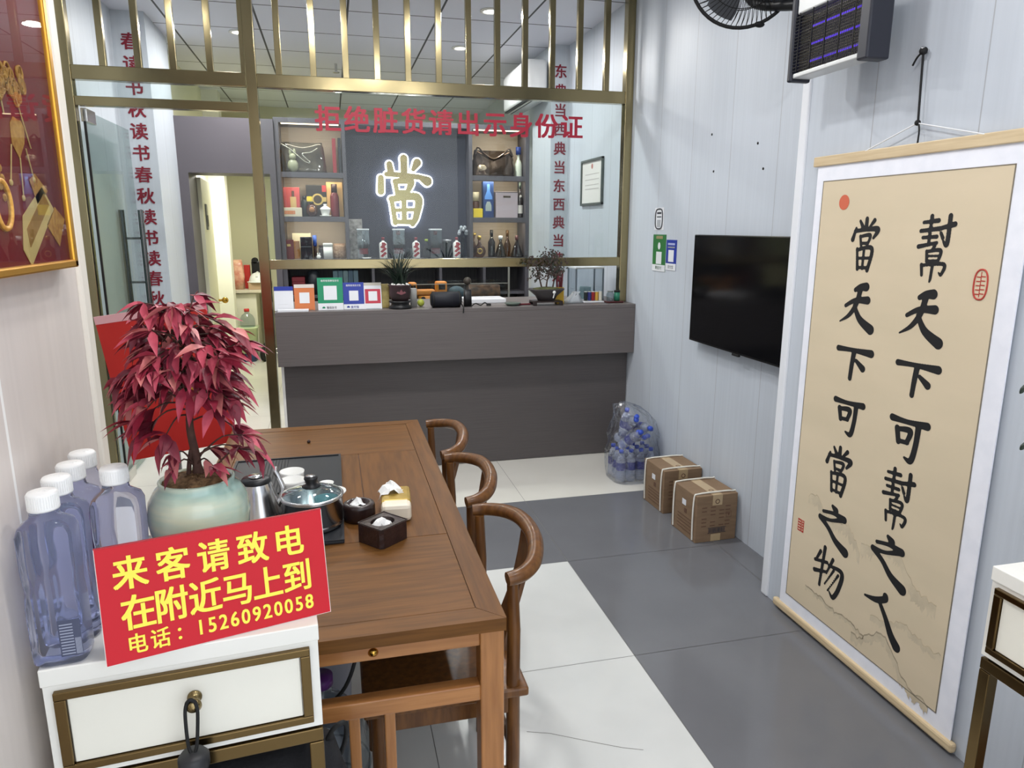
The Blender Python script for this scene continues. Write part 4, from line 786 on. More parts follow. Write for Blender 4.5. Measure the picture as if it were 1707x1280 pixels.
# border line round the silk
bl = mat('silk_edge', (120, 112, 98), rough=.7)
g = G()
for y0, y1, z0, z1 in ((1.59, 2.365, 1.744, 1.747), (1.59, 2.365, .096, .099), (1.588, 1.591, .096, 1.747), (2.364, 2.367, .096, 1.747)): g.box(-.0018, 0, y0-1.965, y1-1.965, z0, z1)
g.build('border_line', bl, paper)
STK = {
 'tian': [[(.40, .86, .035), (.55, .93, .05), (.72, .95, .065)], [(.14, .48, .03), (.42, .62, .04), (.80, .66, .06)], [(.56, .90, .05), (.47, .55, .045), (.28, .28, .035), (.0, .10, .012)], [(.42, .50, .035), (.62, .22, .055), (.97, .03, .075)]],
 'xia': [[(.03, .90, .05), (.45, .93, .04), (.97, .94, .065)], [(.50, .9, .055), (.47, .5, .05), (.45, .02, .045)], [(.58, .62, .035), (.78, .42, .06)]],
 'ke': [[(.03, .93, .055), (.45, .93, .04), (.98, .97, .06)], [(.20, .72, .05), (.27, .42, .045)], [(.22, .71, .035), (.56, .74, .05), (.50, .46, .04)], [(.28, .44, .035), (.52, .46, .035)], [(.76, .9, .055), (.74, .45, .05), (.66, .08, .05), (.48, .10, .02)]],
 'zhi': [[(.42, .98, .03), (.54, .91, .06)], [(.12, .74, .03), (.5, .82, .035), (.84, .80, .06)], [(.84, .80, .05), (.42, .62, .03), (.03, .56, .045)], [(.03, .56, .05), (.34, .40, .045), (.62, .18, .055), (.97, .04, .08)]],
 'ren': [[(.56, .98, .05), (.55, .90, .05), (.32, .76, .045), (.02, .70, .018)], [(.40, .80, .035), (.62, .50, .045), (.80, .20, .06), (.97, .02, .075)]],
 'wu': [[(.20, .86, .04), (.08, .64, .03)], [(.03, .60, .035), (.46, .70, .035)], [(.34, 1., .045), (.30, .55, .04), (.26, .10, .035)], [(.04, .36, .045), (.44, .48, .03)], [(.64, .84, .04), (.46, .46, .025)], [(.52, .66, .03), (.96, .68, .05), (.92, .32, .05), (.76, .03, .045), (.62, .10, .02)], [(.70, .62, .03), (.44, .20, .02)], [(.86, .58, .03), (.56, .10, .02)]],
 'dang': DANG,
 'bang': [[(.08, .90, .03), (.52, .93, .04)], [(.02, .76, .035), (.58, .80, .04)], [(.31, 1., .04), (.30, .55, .035)], [(.10, .65, .03), (.52, .67, .035)], [(.0, .50, .04), (.54, .57, .03)], [(.58, .80, .035), (1., .87, .045)], [(.85, 1., .045), (.84, .56, .045), (.72, .60, .02)], [(.63, .73, .03), (.70, .65, .035)], [(.50, .52, .03), (.42, .45, .025)], [(.27, .43, .03), (.30, .26, .03)], [(.27, .42, .03), (.68, .45, .035), (.64, .27, .03)], [(.31, .35, .022), (.64, .36, .022)], [(.31, .27, .025), (.64, .28, .025)], [(.16, .20, .035), (.20, .03, .03)], [(.16, .19, .03), (.82, .23, .035), (.78, .06, .03), (.70, .09, .015)], [(.50, .27, .035), (.48, .0, .03), (.46, -.07, .02)]],
}
brush_ink = mat('brush_ink', (24, 24, 26), rough=.6)
for key, yc, w_, zc, h_ in (('dang', 2.120, .129, 1.523, .174), ('tian', 2.125, .159, 1.314, .154), ('xia', 2.115, .175, 1.112, .111), ('ke', 2.115, .148, .914, .128), ('dang', 2.133, .137, .708, .179), ('zhi', 2.129, .158, .493, .156), ('wu', 2.133, .161, .306, .177),
                            ('bang', 1.821, .126, 1.524, .182), ('tian', 1.839, .162, 1.313, .157), ('xia', 1.830, .172, 1.113, .106), ('ke', 1.835, .152, .912, .142), ('bang', 1.845, .123, .711, .191), ('zhi', 1.851, .153, .492, .161), ('ren', 1.853, .171, .287, .154)):
    g = G(); brush(g, STK[key], (-.0012, yc+w_/2-1.965, zc-h_/2), YL, ZU, w_, h_, fat=1.5 if key not in ('bang', 'dang', 'wu') else 1.2, lift=.0006); g.build('brush_character', brush_ink, art)
seal = mat('seal_red', (178, 62, 52), rough=.6)
g = G(); g.add([(-.0021, 2.243-1.965+.026*math.cos(2*PI*k/28), 1.668+.026*math.sin(2*PI*k/28)) for k in range(28)], [list(range(28))]); g.build('red_sun', mat('sun_red', (206, 104, 76), rough=.7), art)
g = G(); g.tube([(-.0018, 1.645-1.965+.022*math.copysign(abs(math.cos(a))**.8, math.cos(a)), 1.425+.042*math.copysign(abs(math.sin(a))**.8, math.sin(a))) for a in [2*PI*k/24 for k in range(24)]], .0025, 6, closed=True)
for k in range(5):
    g.box(-.0022, -.001, 1.632-1.965, 1.644-1.965, 1.398+.012*k, 1.401+.012*k); g.box(-.0022, -.001, 1.648-1.965, 1.660-1.965, 1.396+.012*k, 1.399+.012*k)
g.box(-.0022, -.001, 1.645-1.965, 1.647-1.965, 1.39, 1.46); g.build('oval_seal', seal, art)
g = G(); g.box(-.0022, -.001, 2.293-1.965, 2.305-1.965, .395, .445); g.box(-.0022, -.001, 2.308-1.965, 2.33-1.965, .395, .445)
g.build('square_seal', seal, art)
g = G()
for k in range(4): g.box(-.0026, -.002, 2.311-1.965, 2.327-1.965, .401+.011*k, .405+.011*k); g.box(-.0026, -.002, 2.296-1.965, 2.302-1.965, .403+.011*k, .407+.011*k)
g.build('seal_carving', silk, art)
# misty hills brushed on the silk
rnd = random.Random(21)
def ridge(y0, z0, y1, z1, amp, drop, n=34):
    pts = []; 
    for i in range(n+1):
        q = i/n; pts.append((y0+(y1-y0)*q, z0+(z1-z0)*q+amp*math.sin(PI*q)*(.5+.5*math.sin(7*q+y0*9))+rnd.uniform(-.008, .008)))
    return pts
def hills(name, pts, depth, m, line=.0016, ml=None):
    gg = G()
    for (ya, za), (yb, zb) in zip(pts[:-1], pts[1:]):
        gg.add([(-.00145, ya-1.965, za), (-.00145, yb-1.965, zb), (-.00145, yb-1.965, zb-depth*rnd.uniform(.5, 1)), (-.00145, ya-1.965, za-depth*rnd.uniform(.5, 1))], [(0, 1, 2, 3)])
        gg.add([(-.0016, ya-1.965, za-line), (-.0016, yb-1.965, zb-line), (-.0016, yb-1.965, zb+line), (-.0016, ya-1.965, za+line)], [(0, 1, 2, 3)], 1)
    gg.build(name, [m, ml or m], art)
h1 = mat('hill_wash_pale', (194, 181, 156), rough=.75, c2=(210, 196, 169), scale=18); h2 = mat('hill_wash_line', (178, 164, 138), rough=.75, c2=(202, 186, 156), scale=30); h3 = mat('hill_wash_dark', (146, 136, 116), rough=.75, c2=(180, 166, 140), scale=30)
hills('painted_hills', ridge(2.28, .56, 1.98, .45, .09, .1), .05, h1, .002, h2); hills('painted_hills', ridge(1.98, .50, 1.64, .43, .08, .1), .06, h1, .002, h2)
hills('painted_hills', ridge(2.25, .19, 1.92, .16, .02, .05), .02, h1, .003, h3); hills('painted_hills', ridge(1.98, .14, 1.62, .10, .10, .06), .04, h1, .003, h3); hills('painted_hills', ridge(1.90, .26, 1.60, .29, .03, .06), .03, h1, .002, h2)
white_cord = mat('cord_white', (228, 230, 232), rough=.6)
g = G(); g.tube([(-.006, 2.158-1.965, 1.832), (-.004, 1.945-1.965, 1.894)], .0022, 6); g.tube([(-.006, 1.694-1.965, 1.832), (-.004, 1.945-1.965, 1.894)], .0022, 6); g.build('hanging_cord', white_cord, scr)
t = thing('wall_hook', 'small wall hook with black cord above the scroll', 'hook', (1.78, 1.955, 2.102))
g = G(); g.cyl((0, 0, 0), (-.02, 0, .004), .006, 10); g.sphere((-.02, 0, .004), .009); g.build('hook', steel, t)
g = G(); g.tube(spline([(-.018, 0, 0), (-.017, -.004, -.1), (-.017, -.01, -.205)], 4), .0035, 7); g.sphere((-.018, 0, 0), .012); g.sphere((-.018, -.01, -.207), .009); g.tube(spline([(-.018, 0, 0), (-.02, .02, -.015), (-.02, .035, -.035)], 4), .003, 6); g.tube(spline([(-.018, -.012, -.205), (-.02, -.022, -.23), (-.019, -.02, -.275)], 4), .003, 6); g.build('black_cord', rubber, t)

# insect zapper
zp = thing('insect_zapper', 'black electric insect zapper with violet tubes high on the right wall', 'insect zapper', (1.632, 2.2, 2.09))
g = G(); g.box(-.034, .036, -.165, .165, 0, .016, bev=.004); g.build('bottom_tray', mat('zapper_silver', (206, 208, 208), rough=.35, metal=.3), zp)
g = G(); g.box(-.034, .036, -.165, .165, .205, .262, bev=.006); g.build('top_housing', MATS['zapper_silver'], zp)
for y0, y1 in ((.165, .188), (-.212, -.165)): g = G(); g.box(-.042, .040, y0, y1, -.010, .262, bev=.006); g.build('end_cap', mat('zapper_black', (36, 38, 48), rough=.4), zp)
g = G()
for k in range(17): g.box(-.038, -.0355, -.166, .166, .022+.0108*k, .0241+.0108*k)
for k in range(5): g.box(-.040, -.037, -.14+.07*k-.0012, -.14+.07*k+.0012, .016, .206)
g.build('guard_grille', rubber, zp)
uv = mat('violet_tube', (90, 60, 220), emit=(96, 60, 255), estr=.9)
for z in (.055, .110, .165): g = G(); g.cyl((.008, -.13, z), (.008, .13, z), .005, 10); g.build('violet_tube', uv, zp)
g = G()
for k in range(40): g.box(-.016, -.0145, -.156+.008*k, -.154+.008*k, .018, .204)
for k in range(20): g.box(-.0165, -.0145, -.16, .16, .02+.0094*k, .0213+.0094*k)
g.build('shock_grid', mat('grid_dull', (96, 92, 78), rough=.5, metal=.5), zp)
g = G(); g.box(.022, .036, -.164, .164, .016, .205); g.build('back_plate', mat('zapper_back', (30, 30, 36), rough=.6), zp)
for y in (-.12, .12): g = G(); g.cyl((0, y, .262), (0, y, .949), .002, 6); g.build('hanging_chain', steel, zp)
g = G(); g.tube(spline([(-.02, .06, .262), (-.03, .075, .275), (-.02, .12, .272), (.0, .16, .29), (.04, .2, .30), (.1, .24, .29)], 5), .003, 7); g.build('power_cord', rubber, zp)

# wall fan
fan = thing('wall_fan', 'black wall fan at the top beside the insect zapper', 'fan', (1.60, 2.73, 2.555))
Rm = Matrix.Rotation(math.radians(-25), 4, 'Z') @ Matrix.Rotation(math.radians(10), 4, 'X')   # axis of the cage is local -Y
def fg(): return G()
Rf = .205
g = fg()
g.tube([(Rf*math.cos(2*PI*k/48), 0, Rf*math.sin(2*PI*k/48)) for k in range(48)], .007, 8, closed=True, M=Rm); g.build('rim', rubber, fan)
for nm, sg, dep in (('front_guard', -1, .05), ('rear_guard', 1, .06)):
    g = fg()
    for k in range(64):
        a = 2*PI*k/64; P = []
        for q in range(6): u = .045+(Rf-.045)*q/5; P.append((u*math.cos(a+.3*(1-q/5)), sg*dep*(1-((u)/Rf)**2.6), u*math.sin(a+.3*(1-q/5))))
        g.tube(P, .0013, 4, M=Rm)
    for rr in (.08, .14): g.tube([(rr*math.cos(2*PI*k/40), sg*dep*(1-(rr/Rf)**2.6), rr*math.sin(2*PI*k/40)) for k in range(40)], .0018, 5, closed=True, M=Rm)
    g.lathe([(0, 0), (.046, 0), (.046, .008), (0, .012)], 28, M=Rm @ Matrix.Translation((0, sg*dep, 0)) @ Matrix.Rotation(PI/2, 4, 'X')); g.build(nm, rubber, fan)
blade_m = mat('fan_blade', (74, 76, 80), rough=.35)
for k in range(3):
    g = fg(); v = []
    for i in range(7):
        for j in range(5):
            r = .03+.15*i/6; a = 2*PI*k/3+(-.45+.9*j/4)*(.55+.45*math.sin(PI*(i+1)/8)); v.append((r*math.cos(a), .02*(j/4-.5)*2*(i/6+.2), r*math.sin(a)))
    f = [(i*5+j, i*5+j+1, (i+1)*5+j+1, (i+1)*5+j) for i in range(6) for j in range(4)]; g.add(v, f, 0, True, Rm); g.build('blade', blade_m, fan)
g = fg(); g.lathe([(0, -.03), (.032, -.03), (.034, .02), (.05, .065), (.055, .13), (.03, .15), (0, .15)], 28, M=Rm @ Matrix.Rotation(-PI/2, 4, 'X')); g.build('motor', black, fan)
g = fg(); g.tube(spline([tuple(Rm @ Vector((0, .1, -.03))), (.10, .06, -.10), (.155, -.17, -.16)], 5), .022, 12); g.loft([(-.26, .012, .022, 3), (-.24, .014, .026, 3), (-.10, .02, .04, 3), (-.06, .018, .035, 3)], 24, c=(.158, -.2, 0)); g.build('wall_arm', black, fan)
g = fg(); g.sphere(tuple(Rm @ Vector((.07, -.01, -Rf+.008))), .016, sc=(1.4, .8, .7)); g.build('clip', rubber, fan)

# cartons and bottled water on the floor by the wall
kraft = mat('kraft_card', (136, 111, 86), rough=.7, c2=(126, 102, 78), scale=9, stretch=(1, 1, 5))
kraft_d = mat('kraft_print', (104, 76, 60), rough=.7); tape = mat('packing_tape', (184, 160, 124), rough=.25, coat=.3); strapm = mat('strap_white', (232, 230, 220), rough=.4)
def strapped(label, x, y, rz):
    t = thing('cardboard_carton', label, 'box', (x, y, 0), rz); w, d, h = .235, .25, .252
    g = G(); g.box(-w/2, w/2, -d/2, d/2, .0, h, bev=.003); g.build('carton', kraft, t)
    g = G(); g.box(-.028, .028, -d/2, d/2, h, h+.001); g.box(-.028, .028, -d/2-.001, -d/2, h-.055, h); g.build('tape', tape, t); g = G(); g.box(-.028, .028, -d/2-.001, -d/2, 0.002, .04); g.build('tape', tape, t)
    for y0 in (-.10, .10):
        g = G(); P = [(-w/2-.003, y0, .01), (-w/2-.006, y0, .12), (-w/2-.002, y0, h-.012), (-w/2+.02, y0, h+.004), (0, y0, h+.007), (w/2-.02, y0, h+.004), (w/2+.003, y0, h-.02), (w/2+.003, y0, .01)]
        g.tube(spline(P, 4), .0042, 7); g.build('strap', strapm, t)
    g = G(); zf = -d/2-.0012
    for r in range(6): 
        for cx in (-.07, -.02, .03, .065):
            if (r+int(cx*100)) % 4: g.box(cx-.016, cx+.012, zf, zf+.0008, .085+.02*r, .090+.02*r)
    g.box(.055, .085, zf, zf+.0006, .125, .127); g.box(.055, .085, zf, zf+.0006, .155, .157); g.box(.055, .057, zf, zf+.0006, .125, .157); g.box(.083, .085, zf, zf+.0006, .125, .157); g.box(.066, .074, zf, zf+.0006, .135, .147)
    g.build('print', kraft_d, t); g = G()
    for r in range(5): g.box(-w/2-.0012, -w/2-.0004, -.08, .06, .03+.018*r, .034+.018*r)
    g.box(-w/2-.0012, -w/2-.0004, -.03, -.005, .125, .15); g.build('print', kraft_d, t)
    g = G(); g.box(-.045, .055, zf-.0004, zf+.0004, .048, .075); g.build('barcode_panel', mat('barcode_tan', (130, 104, 84), rough=.7), t)
    g = G(); rb = random.Random(5); q = -.042
    while q < .05: ww = rb.uniform(.0012, .004); g.box(q, q+ww, zf-.0012, zf-.0003, .051, .072); q += ww+rb.uniform(.0015, .003)
    g.box(-.047, .057, zf-.0011, zf-.0003, .074, .0765); g.box(-.047, .057, zf-.0011, zf-.0003, .0465, .049); g.build('barcode', ink, t)
    g = G(); g.box(-w/2-.0016, -w/2-.0004, -.02, .018, .165, .195); g.build('paper_label', white_card, t)
    g = G(); g.lathe([(.009, 0), (.013, 0), (.013, .0012), (.009, .0012), (.009, 0)], 20, M=Matrix.Translation((.0, -d/2-.0012, h-.035)) @ Matrix.Rotation(PI/2, 4, 'X')); g.lathe([(.009, 0), (.013, 0), (.013, .0012), (.009, .0012), (.009, 0)], 20, M=Matrix.Translation((0, -.06, h+.0005))); g.build('round_logo', kraft_d, t)
    return t
strapped('nearer of two white-strapped brown cartons by the right wall', 1.842, 3.205, .035)
strapped('farther white-strapped brown carton beside the bagged water bottles', 1.853, 3.60, .03)

wb_m = mat('pet_blue', (226, 232, 246), rough=.12, trans=.75, ior=1.1); cap_blue = mat('cap_bright_blue', (54, 84, 190), rough=.4); wb_lab = mat('label_navy', (60, 66, 130), rough=.4)
proto = None
def small_water(loc, rot, label):
    global proto
    if proto is None:
        t = thing('water_bottle', label, 'bottle', loc, 0, 'bottled water in the clear bag')
        g = G(); g.lathe([(0, 0), (.026, 0), (.031, .006), (.031, .06), (.028, .07), (.031, .08), (.031, .13), (.022, .165), (.013, .18), (.012, .19)], 20); g.build('bottle_body', wb_m, t)
        g = G(); g.lathe([(0, .186), (.0145, .186), (.0145, .206), (0, .206)], 16); g.build('cap', cap_blue, t)
        g = G(); g.lathe([(.0314, .075), (.0314, .125)], 20); g.build('paper_label', wb_lab, t)
        proto = t; t.rotation_euler = rot
    else:
        t = dup(proto, loc, 0, label); t.rotation_euler = rot
    return t
lab_low = 'small bottle of water standing in the lower layer of the clear bag'
lab_up = 'blue-capped water bottle lying on top inside the clear bag'
for i in range(4):
    for j in range(3): small_water((1.70+.067*i+.01, 3.99+.067*j+.03, .006), (0, 0, 0), lab_low)
for (x, y, z, rx, ry, rz) in ((1.80, 4.16, .255, 1.35, .0, .2), (1.875, 4.17, .25, 1.3, 0, -.05), (1.735, 4.16, .25, 1.25, .0, .35), (1.78, 4.15, .32, 1.45, 0, .6), (1.85, 4.15, .325, 1.4, 0, .1), (1.74, 4.08, .285, .3, -.15, .4), (1.86, 4.12, .27, 1.2, 0, -.4), (1.72, 4.06, .225, .9, 0, .5), (1.79, 4.15, .365, 1.3, .1, -.1), (1.75, 4.10, .30, .8, 0, .2)): small_water((x, y, z), (rx, ry, rz), lab_up)
t = thing('plastic_bag', 'crumpled clear plastic bag full of water bottles, right of the counter', 'bag', (1.81, 4.08, 0)); rnd = random.Random(17); g = G()
secs = [(.003, .150, .135, 3.5), (.08, .160, .145, 3.2), (.18, .158, .142, 3), (.24, .150, .140, 2.8), (.30, .152, .142, 2.6), (.37, .138, .13, 2.4), (.43, .110, .11, 2.2, -.02, 0), (.48, .07, .08, 2, -.05, 0), (.50, .03, .04, 2, -.06, 0)]
g.loft(secs, 56); g.v = [(x+rnd.gauss(0, .005)+.008*math.sin(z*60+math.atan2(y, x)*7) if z > .01 else x, y+rnd.gauss(0, .005)+.008*math.cos(z*45+x*80) if z > .01 else y, z+rnd.gauss(0, .004) if z > .01 else z) for x, y, z in g.v]
fl = glass_mat('bag_film', (246, 248, 252), refl=.10, rough=.16, blend=.16)
nn = fl.node_tree.nodes; nl = fl.node_tree.links; nt = nn.new('ShaderNodeTexNoise'); nt.inputs['Scale'].default_value = 16; nt.inputs['Detail'].default_value = 3; nt.inputs['Distortion'].default_value = 1.2
nc = nn.new('ShaderNodeTexCoord'); nl.new(nc.outputs['Object'], nt.inputs['Vector']); nb = nn.new('ShaderNodeBump'); nb.inputs['Strength'].default_value = 1.0; nb.inputs['Distance'].default_value = .03; nl.new(nt.outputs['Fac'], nb.inputs['Height'])
for q in nn:
    if q.type in ('BSDF_GLOSSY', 'LAYER_WEIGHT'): nl.new(nb.outputs[0], q.inputs['Normal'])
g.build('film', fl, t)

# ------------------------------------------------------------------ tea table
TX, TY = -.055, 2.216
tbl = thing('tea_table', 'long brown wooden tea table in the middle of the room', 'table', (TX, TY, 0))
def tb(name, x0, x1, y0, y1, z0, z1, m, bev=.003): g = G(); g.box(x0-TX, x1-TX, y0-TY, y1-TY, z0, z1, bev=bev); return g.build(name, m, tbl)
L0, L1, N0, N1 = -.44, .33, 1.372, 3.06
bw = .058
tb('tabletop_core', L0+.004, L1-.004, N0+.004, N1-.004, .722, .7462, mat('table_wood_dark', (84, 54, 34), rough=.4), 0)
def frame_board(name, P, m):
    g = G(); g.prism([(x-TX, y-TY) for x, y in P], (0, 0, .72), XR, YR, .03); return g.build(name, m, tbl)
e = .0012
frame_board('border_board', [(L1, N0), (L1, N1), (L1-bw+e, N1-bw), (L1-bw+e, N0+bw)], wood_y)
frame_board('border_board', [(L0, N0), (L0+bw-e, N0+bw), (L0+bw-e, N1-bw), (L0, N1)], wood_y)
frame_board('border_board', [(L0, N0), (L1-.0015, N0), (L1-bw, N0+bw-e), (L0+bw, N0+bw-e)], wood_x)
frame_board('border_board', [(L0+bw, N1-bw+e), (L1-bw, N1-bw+e), (L1, N1), (L0, N1)], wood_x)
a, b_ = L0+bw, L1-bw
tb('panel', a, b_, N0+bw+e, 1.838, .73, .7495, wood_x, .0015); tb('panel', a, b_, 2.625, N1-bw-e, .73, .7495, wood_x, .0015)
tb('panel', .06, b_, 1.8405, 2.6225, .73, .7495, wood_y, .0015); tb('panel', a, .0575, 1.8405, 2.6225, .73, .7495, wood_y, .0015)
def leg(x, y): g = G(); g.box(x-.027-TX, x+.027-TX, y-.027-TY, y+.027-TY, 0, .72, bev=.004); g.build('leg', wood_leg_daylit, tbl)
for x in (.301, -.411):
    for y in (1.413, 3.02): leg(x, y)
ap = tb('apron', -.385, .275, 1.392, 1.412, .678, .7195, wood_rail_daylit); tb('apron', -.385, .275, 3.015, 3.035, .66, .7195, wood_rail_daylit)
tb('apron', .305, .322, 1.44, 2.99, .66, .7195, wood_leg_daylit); tb('apron', -.432, -.415, 1.44, 2.99, .66, .7195, wood_leg_daylit)
g = G(); g.lathe([(0, -.004), (.004, -.003), (.007, 0), (.011, .004), (.011, .008)], 20, M=Matrix.Translation((.043-TX, 1.388-TY, .697)) @ Matrix.Rotation(PI/2, 4, 'X') @ Matrix.Rotation(PI, 4, 'X')); g.build('screw_cap', MATS['brass'], ap)
tb('stretcher', -.385, .275, 1.39, 1.425, .543, .582, wood_rail_daylit); tb('stretcher', -.385, .275, 3.0, 3.035, .543, .582, wood_rail_daylit)
tb('stretcher', -.385, .275, 1.395, 1.42, .09, .125, wood_rail_daylit)
for x in (-.33, -.23, -.13, -.003, .073): tb('slat', x-.012, x+.012, 1.395, 1.42, .125, .543, wood_leg_daylit)
tag(G().loft([(0, .0055, .007, 2), (.006, .007, .009, 2), (.011, .003, .004, 2)], 14).build('seed', mat('seed_brown', (44, 26, 20), rough=.5), None, (-.125, 2.811, .7505)), 'small dark seed lying on the far end of the tea table', 'seed')

# chairs
ch = thing('wooden_chair', 'brown round-backed wooden chair nearest the camera on the right of the table', 'chair', (.218, 1.766, 0), 0, 'round-backed chairs at the tea table')
g = G(); g.box(-.2, .21, -.23, .23, .425, .45, bev=.006); g.build('seat', chair_wood, ch)
g = G()
for y in (-.205, .205): g.box(-.165, .16, y-.011, y+.011, .375, .4245, bev=.003)
g.box(-.176, -.154, -.2, .2, .375, .4245, bev=.003); g.box(.15, .172, -.2, .2, .375, .4245, bev=.003); g.build('apron', chair_wood, ch)
for y in (-.205, .205):
    g = G(); g.tube([(.172, y, 0), (.174, y, .25), (.174, y, .45), (.176, y, .60), (.172, y*1.0, .738)], [.0165, .018, .0175, .0165, .014], 14); g.build('leg', chair_wood, ch)
    g = G(); g.tube([(-.165, y, 0), (-.165, y, .425)], [.0165, .018], 14); g.build('leg', chair_wood, ch)
rp = spline([(.155, -.222, .748), (.195, -.212, .752), (.235, -.17, .76), (.262, -.09, .772), (.27, 0, .776), (.262, .09, .772), (.235, .17, .76), (.195, .212, .752), (.155, .222, .748)], 6)
g = G(); g.tube(rp, [.0175+.004*math.sin(PI*i/(len(rp)-1)) for i in range(len(rp))], 14); g.build('top_rail', chair_wood, ch)
g = G(); n = 8; v = []; f = []
for i in range(n+1):
    q = i/n; z = .45+q*.318; xx = .185+.085*q**1.3+.016*math.sin(PI*q); hw = .062-.02*math.sin(PI*q*.9)
    for (dx, sg) in ((-.006, -1), (-.006, 1), (.006, 1), (.006, -1)): v.append((xx+dx, sg*hw, z))
for i in range(n):
    for k in range(4): f.append((i*4+k, i*4+(k+1) % 4, (i+1)*4+(k+1) % 4, (i+1)*4+k))
g.add(v, f, 0, False); g.build('back_splat', chair_wood, ch)
for z, y in ((.20, -.205), (.20, .205)): g = G(); g.tube([(-.165, y, z), (.173, y, z)], .0105, 10); g.build('stretcher', chair_wood, ch)
for z, x in ((.16, -.165), (.26, .173)): g = G(); g.tube([(x, -.205, z), (x, .205, z)], .0105, 10); g.build('stretcher', chair_wood, ch)
dup(ch, (.21, 2.275, 0), 0, 'middle of the three round-backed wooden chairs on the right of the table')
dup(ch, (.204, 2.76, 0), 0, 'farthest round-backed wooden chair on the right, near the counter')
dup(ch, (-.845, 2.15, 0), 0, 'round-backed wooden chair left of the table behind the water bottles').rotation_euler = (0, 0, math.radians(176))
t = thing('cushion', 'pale pink cushion on the chair left of the table', 'cushion', (-.80, 2.22, .4505), math.radians(8)); g = G(); g.loft([(0, .06, .16, 3), (.03, .075, .175, 3.5), (.2, .07, .18, 4), (.34, .06, .175, 4), (.375, .04, .15, 3)], 36); g.build('cushion', mat('cushion_pink', (226, 196, 200), rough=.7), t)

# red poster board on a stand beyond the plant
t = thing('poster_board', 'tilted red poster board with pale pink top edge behind the red-leaved plant', 'poster board', (-.67, 3.12, 0))
Mt = Matrix.Translation((0, -.03, .965)) @ Matrix.Rotation(math.radians(-7.5), 4, 'Y')
g = G(); g.box(-.205, .205, -.006, 0, -.297, .297, M=Mt); g.build('board', mat('poster_red', (206, 44, 34), rough=.5, c2=(192, 38, 32), scale=3), t)
g = G(); g.box(-.206, .206, -.0075, .001, .268, .299, M=Mt); g.build('top_strip', mat('poster_pink', (232, 176, 178), rough=.5), t)
g = G(); g.cyl((0, .005, .02), (0, .005, 1.1), .011, 12); g.build('pole', steel, t)
g = G(); g.lathe([(0, 0), (.14, 0), (.14, .008), (.02, .022), (0, .022)], 32); g.build('base', steel, t)

# ------------------------------------------------------------------ tea things on the table
TZ = .7503
t = thing('tea_tray', 'black slate tea tray set on the table with the kettle and cups', 'tray', (-.187, 2.22, TZ)); slate = mat('tray_slate', (38, 40, 44), rough=.5, spec=.3)
g = G(); g.box(-.182, .182, -.382, .382, 0, .008, bev=.003); g.build('slab', slate, t)
g = G()
for s0, s1, u0, u1 in ((-.182, .182, -.382, -.374), (-.182, .182, .374, .382), (-.182, -.174, -.374, .374), (.174, .182, -.374, .374)): g.box(s0, s1, u0, u1, .008, .012)
g.build('rim', slate, t)
g = G()
for k in range(9): g.box(-.09+.0105*k, -.0855+.0105*k, .02, .36, .008, .0115)
g.build('drain_ribs', slate, t)
KZ = TZ+.0085
t = thing('kettle', 'brushed steel kettle with black lid on the tray behind the plant pot', 'kettle', (-.243, 2.055, KZ))
g = G(); g.lathe([(0, 0), (.062, 0), (.066, .004), (.066, .012), (.060, .03), (.048, .085), (.040, .108), (.038, .112)], 40); g.build('body', steel, t)
g = G(); g.lathe([(.041, .108), (.042, .114), (.036, .122), (0, .124)], 32); g.build('lid', black, t)
g = G(); g.lathe([(0, .124), (.02, .124), (.02, .128), (0, .13)], 24); g.build('lid_button', steel, t)
g = G(); g.tube(spline([(.052, .0, .03), (.072, .01, .07), (.06, .02, .11), (.052, .025, .128), (.055, .028, .142)], 5), [.01-.00025*i for i in range(21)], 10); g.build('spout', steel, t)
g = G(); g.tube(spline([(-.04, .0, .11), (-.085, -.01, .115), (-.1, -.012, .07), (-.085, -.01, .03)], 5), .008, 10); g.build('handle', black, t)
g = G(); g.lathe([(0, -.006), (.07, -.006), (.07, 0), (0, 0)], 32); g.build('power_base', rubber, t, (0, 0, .0062)); 
t.location.z += .0002
pot = thing('cooking_pot', 'steel pot with clear lid and black knob on the tea tray', 'pot', (-.088, 1.965, KZ))
g = G(); g.lathe([(0, 0), (.074, 0), (.081, .006), (.082, .016), (.0805, .018), (.082, .02), (.082, .084), (.086, .087), (.080, .087), (.079, .02), (0, .01)], 48); g.build('body', steel, pot)
g = G(); g.lathe([(.085, .0875), (.087, .091), (.083, .095), (.079, .0935)], 48); ld = g.build('lid_rim', steel, pot)
g = G(); g.lathe([(.081, .094), (.062, .104), (.035, .111), (.012, .114)], 48); g.build('lid_glass', glass_mat('lid_glass', (206, 220, 222), refl=.10, blend=.25), pot)
g = G(); g.lathe([(0, .113), (.024, .113), (.026, .116), (.016, .12), (.014, .126), (.019, .138), (.018, .143), (0, .145)], 28); kn = g.build('knob', black, pot)
g = G(); g.lathe([(0, .1452), (.013, .1452), (.013, .1462), (0, .1466)], 20); g.build('knob_cap', steel, kn)
t = thing('cup_lid', 'pale teal cup standing inside the covered pot', 'cup', (-.05, 1.985, KZ+.0105)); g = G(); g.lathe([(0, 0), (.022, 0), (.034, .06), (.031, .06), (.02, .005)], 28); g.build('cup', mat('teal_porcelain', (130, 186, 190), rough=.2), t); t.name = 'tea_cup'
t = thing('tea_cup', 'small teal cup lying low inside the covered pot at its left', 'cup', (-.125, 1.955, KZ+.0105)); g = G(); g.lathe([(0, 0), (.02, 0), (.034, .035), (.031, .035), (.018, .004)], 28); g.build('cup', MATS['teal_porcelain'], t)
